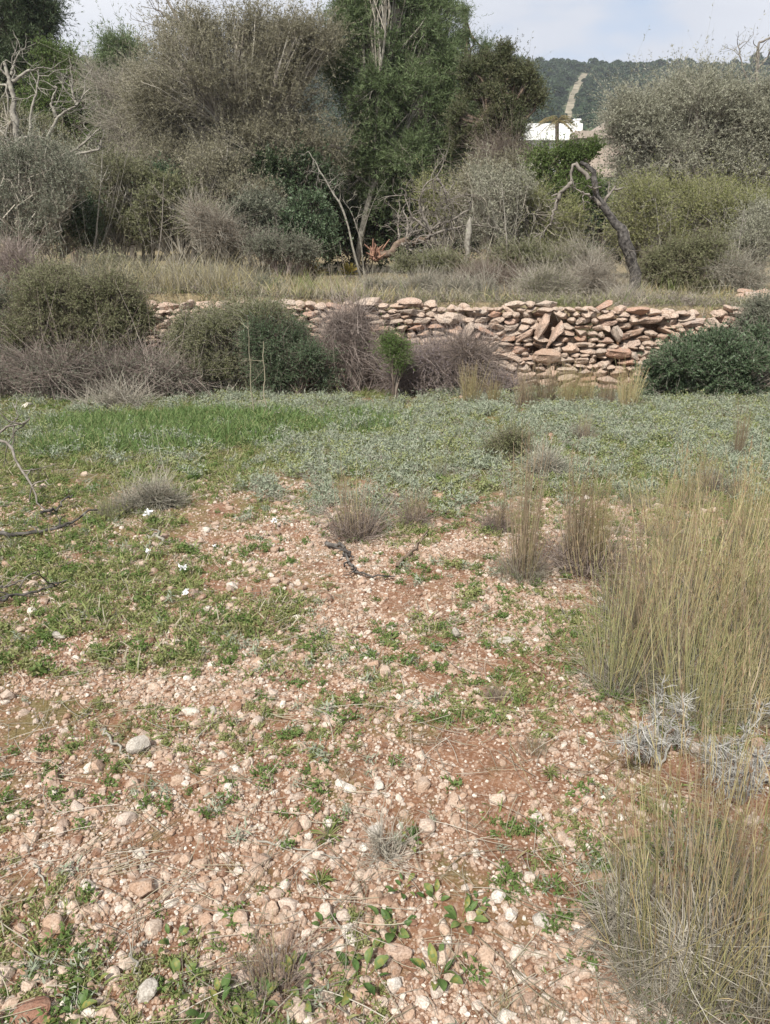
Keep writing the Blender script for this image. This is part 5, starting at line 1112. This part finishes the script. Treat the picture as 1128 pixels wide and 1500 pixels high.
# short turf, moss tufts and seedlings
n = 30000; x, y = pts_in_view(rs, n, 1.1, 9.6, .62, 1.35)
pt = v2(x, y, 1.7, 61) * .5 + v2(x, y, 5, 62) * .35 + v2(x, y, 14, 63) * .15
b = .565 - .15 * np.clip((y - 2.9) / 1.6, 0, 1) - .15 * np.clip((-x - .45 * y + .35) / .6, 0, 1) * np.clip((y - 2.2) / 1, 0, 1) - .10 * np.clip((x - .22 * y) / .35, 0, 1)
k = rs.random(n) < np.clip((pt - b) / .10, 0, 1)
sc_n('short_turf', [blades(50 + i, 16, .042, .0045, 'turf', .8, .025) for i in range(3)] + [sprig(60 + i, 12, .022, 7, .011, .005, 'turf') for i in range(3)], x[k], y[k], .5, 1.3, 'grass', 'short yellowish turf and moss growing between the stones')
n = 26000; x, y = pts_in_view(rs, n, 2.7, 9.6, .62, 1.0)
pt = v2(x, y, 1.4, 67) * .45 + v2(x, y, 4.5, 68) * .4 + v2(x, y, 12, 69) * .15
b = .685 - .26 * np.clip((-x - .18 * y + .25) / .6, 0, 1) - .20 * np.clip((y - 4.6) / 1.0, 0, 1) - .12 * np.clip((x - .20 * y) / .35, 0, 1)
k = rs.random(n) < np.clip((pt - b) / .10, 0, 1)
sc_n('meadow_turf', [blades(55 + i, 18, .065, .0055, 'turf', .9, .04) for i in range(3)] + [blades(58, 14, .07, .005, 'straw', .9, .05)] + [sprig(65 + i, 14, .04, 7, .016, .008, 'turf') for i in range(2)] + [sprig(68, 12, .045, 6, .02, .009, 'fresh')], x[k], y[k], .5, 1.35, 'grass', 'low yellowish green grass on the left and back of the field')
n = 5200; x, y = pts_in_view(rs, n, 1.15, 5.4, .58, 1.3); pt = v2(x, y, 2.5, 64) * .6 + v2(x, y, 8, 65) * .4; k = rs.random(n) < np.clip((pt - .50) / .15, .06, .7)
sc_n('seedlings', [sprig(70 + i, 10, .035, 6, .018, .008, 'fresh', 1.0) for i in range(4)] + [sprig(75, 8, .05, 5, .03, .006, 'cover', 1.0)], x[k], y[k], .5, 1.2, 'seedlings', 'small green seedlings scattered over the gravel')
# straw and dead twig litter
n = 4200; x, y = pts_in_view(rs, n, 1.15, 7, .6, 1.5)
def litter(seed, mat):
    rng = np.random.default_rng(seed); g = Geo(); m = 2; d = rdir(rng, m) * (1, 1, .1); d = vn(d); P = curve(rng.normal(0, .02, (m, 3)) * (1, 1, 0) + (0, 0, .006), d, rng.uniform(.05, .13, m), 5, rng, .3); P[..., 2] = np.abs(P[..., 2]) * .5 + .006
    g.add(*tubes(P, np.full((m, 5), .0009), 3, rng.random(m))); return g.mesh('stalk', M[mat])
sc_n('straw_litter', [litter(80 + i, 'straw' if i % 2 else 'twig_grey') for i in range(6)], x, y, .5, 1.4, 'litter', 'broken straw and dead stalks strewn over the ground', .006, .05)
# dry grass on the terrace
n = 5200; y = rs.uniform(10.25, 15.5, n); x = rs.uniform(-.55, .5, n) * y; y = np.maximum(y, yw(x) + .28)
dn = np.clip((v2(x, y, 1.3, 66) - .35) / .3, .05, 1) * np.where(x < 1.2, 1, .35) * np.clip((15.3 - y) / 2, .2, 1); k = rs.random(n) < dn
sc_n('dry_grass', [blades(90 + i, 20, .30, .005, ('straw', 'blade_grey', 'culm', 'straw', 'turf')[i], .4, .10) for i in range(5)], x[k], y[k], .5, 1.15, 'grass', 'pale dry grass covering the terrace above the wall')
n = 2600; x = rs.uniform(-5.5, 5.6, n); y = yw(x) + rs.uniform(.12, 1.0, n); k = rs.random(n) < np.clip((v2(x, y, 2.2, 70) - .22) / .2, .15, 1)
sc_n('edge_grass', [blades(100 + i, 18, .14, .005, ('straw', 'blade_grey', 'turf', 'cover_dry')[i], .8, .08) for i in range(4)] + [sprig(105, 14, .09, 6, .03, .008, 'cover_dry'), sprig(106, 14, .09, 7, .03, .008, 'shrub')], x[k], y[k], .5, 1.5, 'grass', 'withered grass and herbs along the top edge of the wall')
n = 1500; y = rs.uniform(10.5, 11.6, n); x = rs.uniform(-5.4, -1.8, n); k = rs.random(n) < .45
sc_n('tall_dry_grass', [blades(95 + i, 12, .55, .0045, ('blade_grey', 'straw', 'culm')[i], .35, .10) for i in range(3)], x[k], y[k], .6, 1.2, 'grass', 'taller feathery dry grass on the terrace at the left')
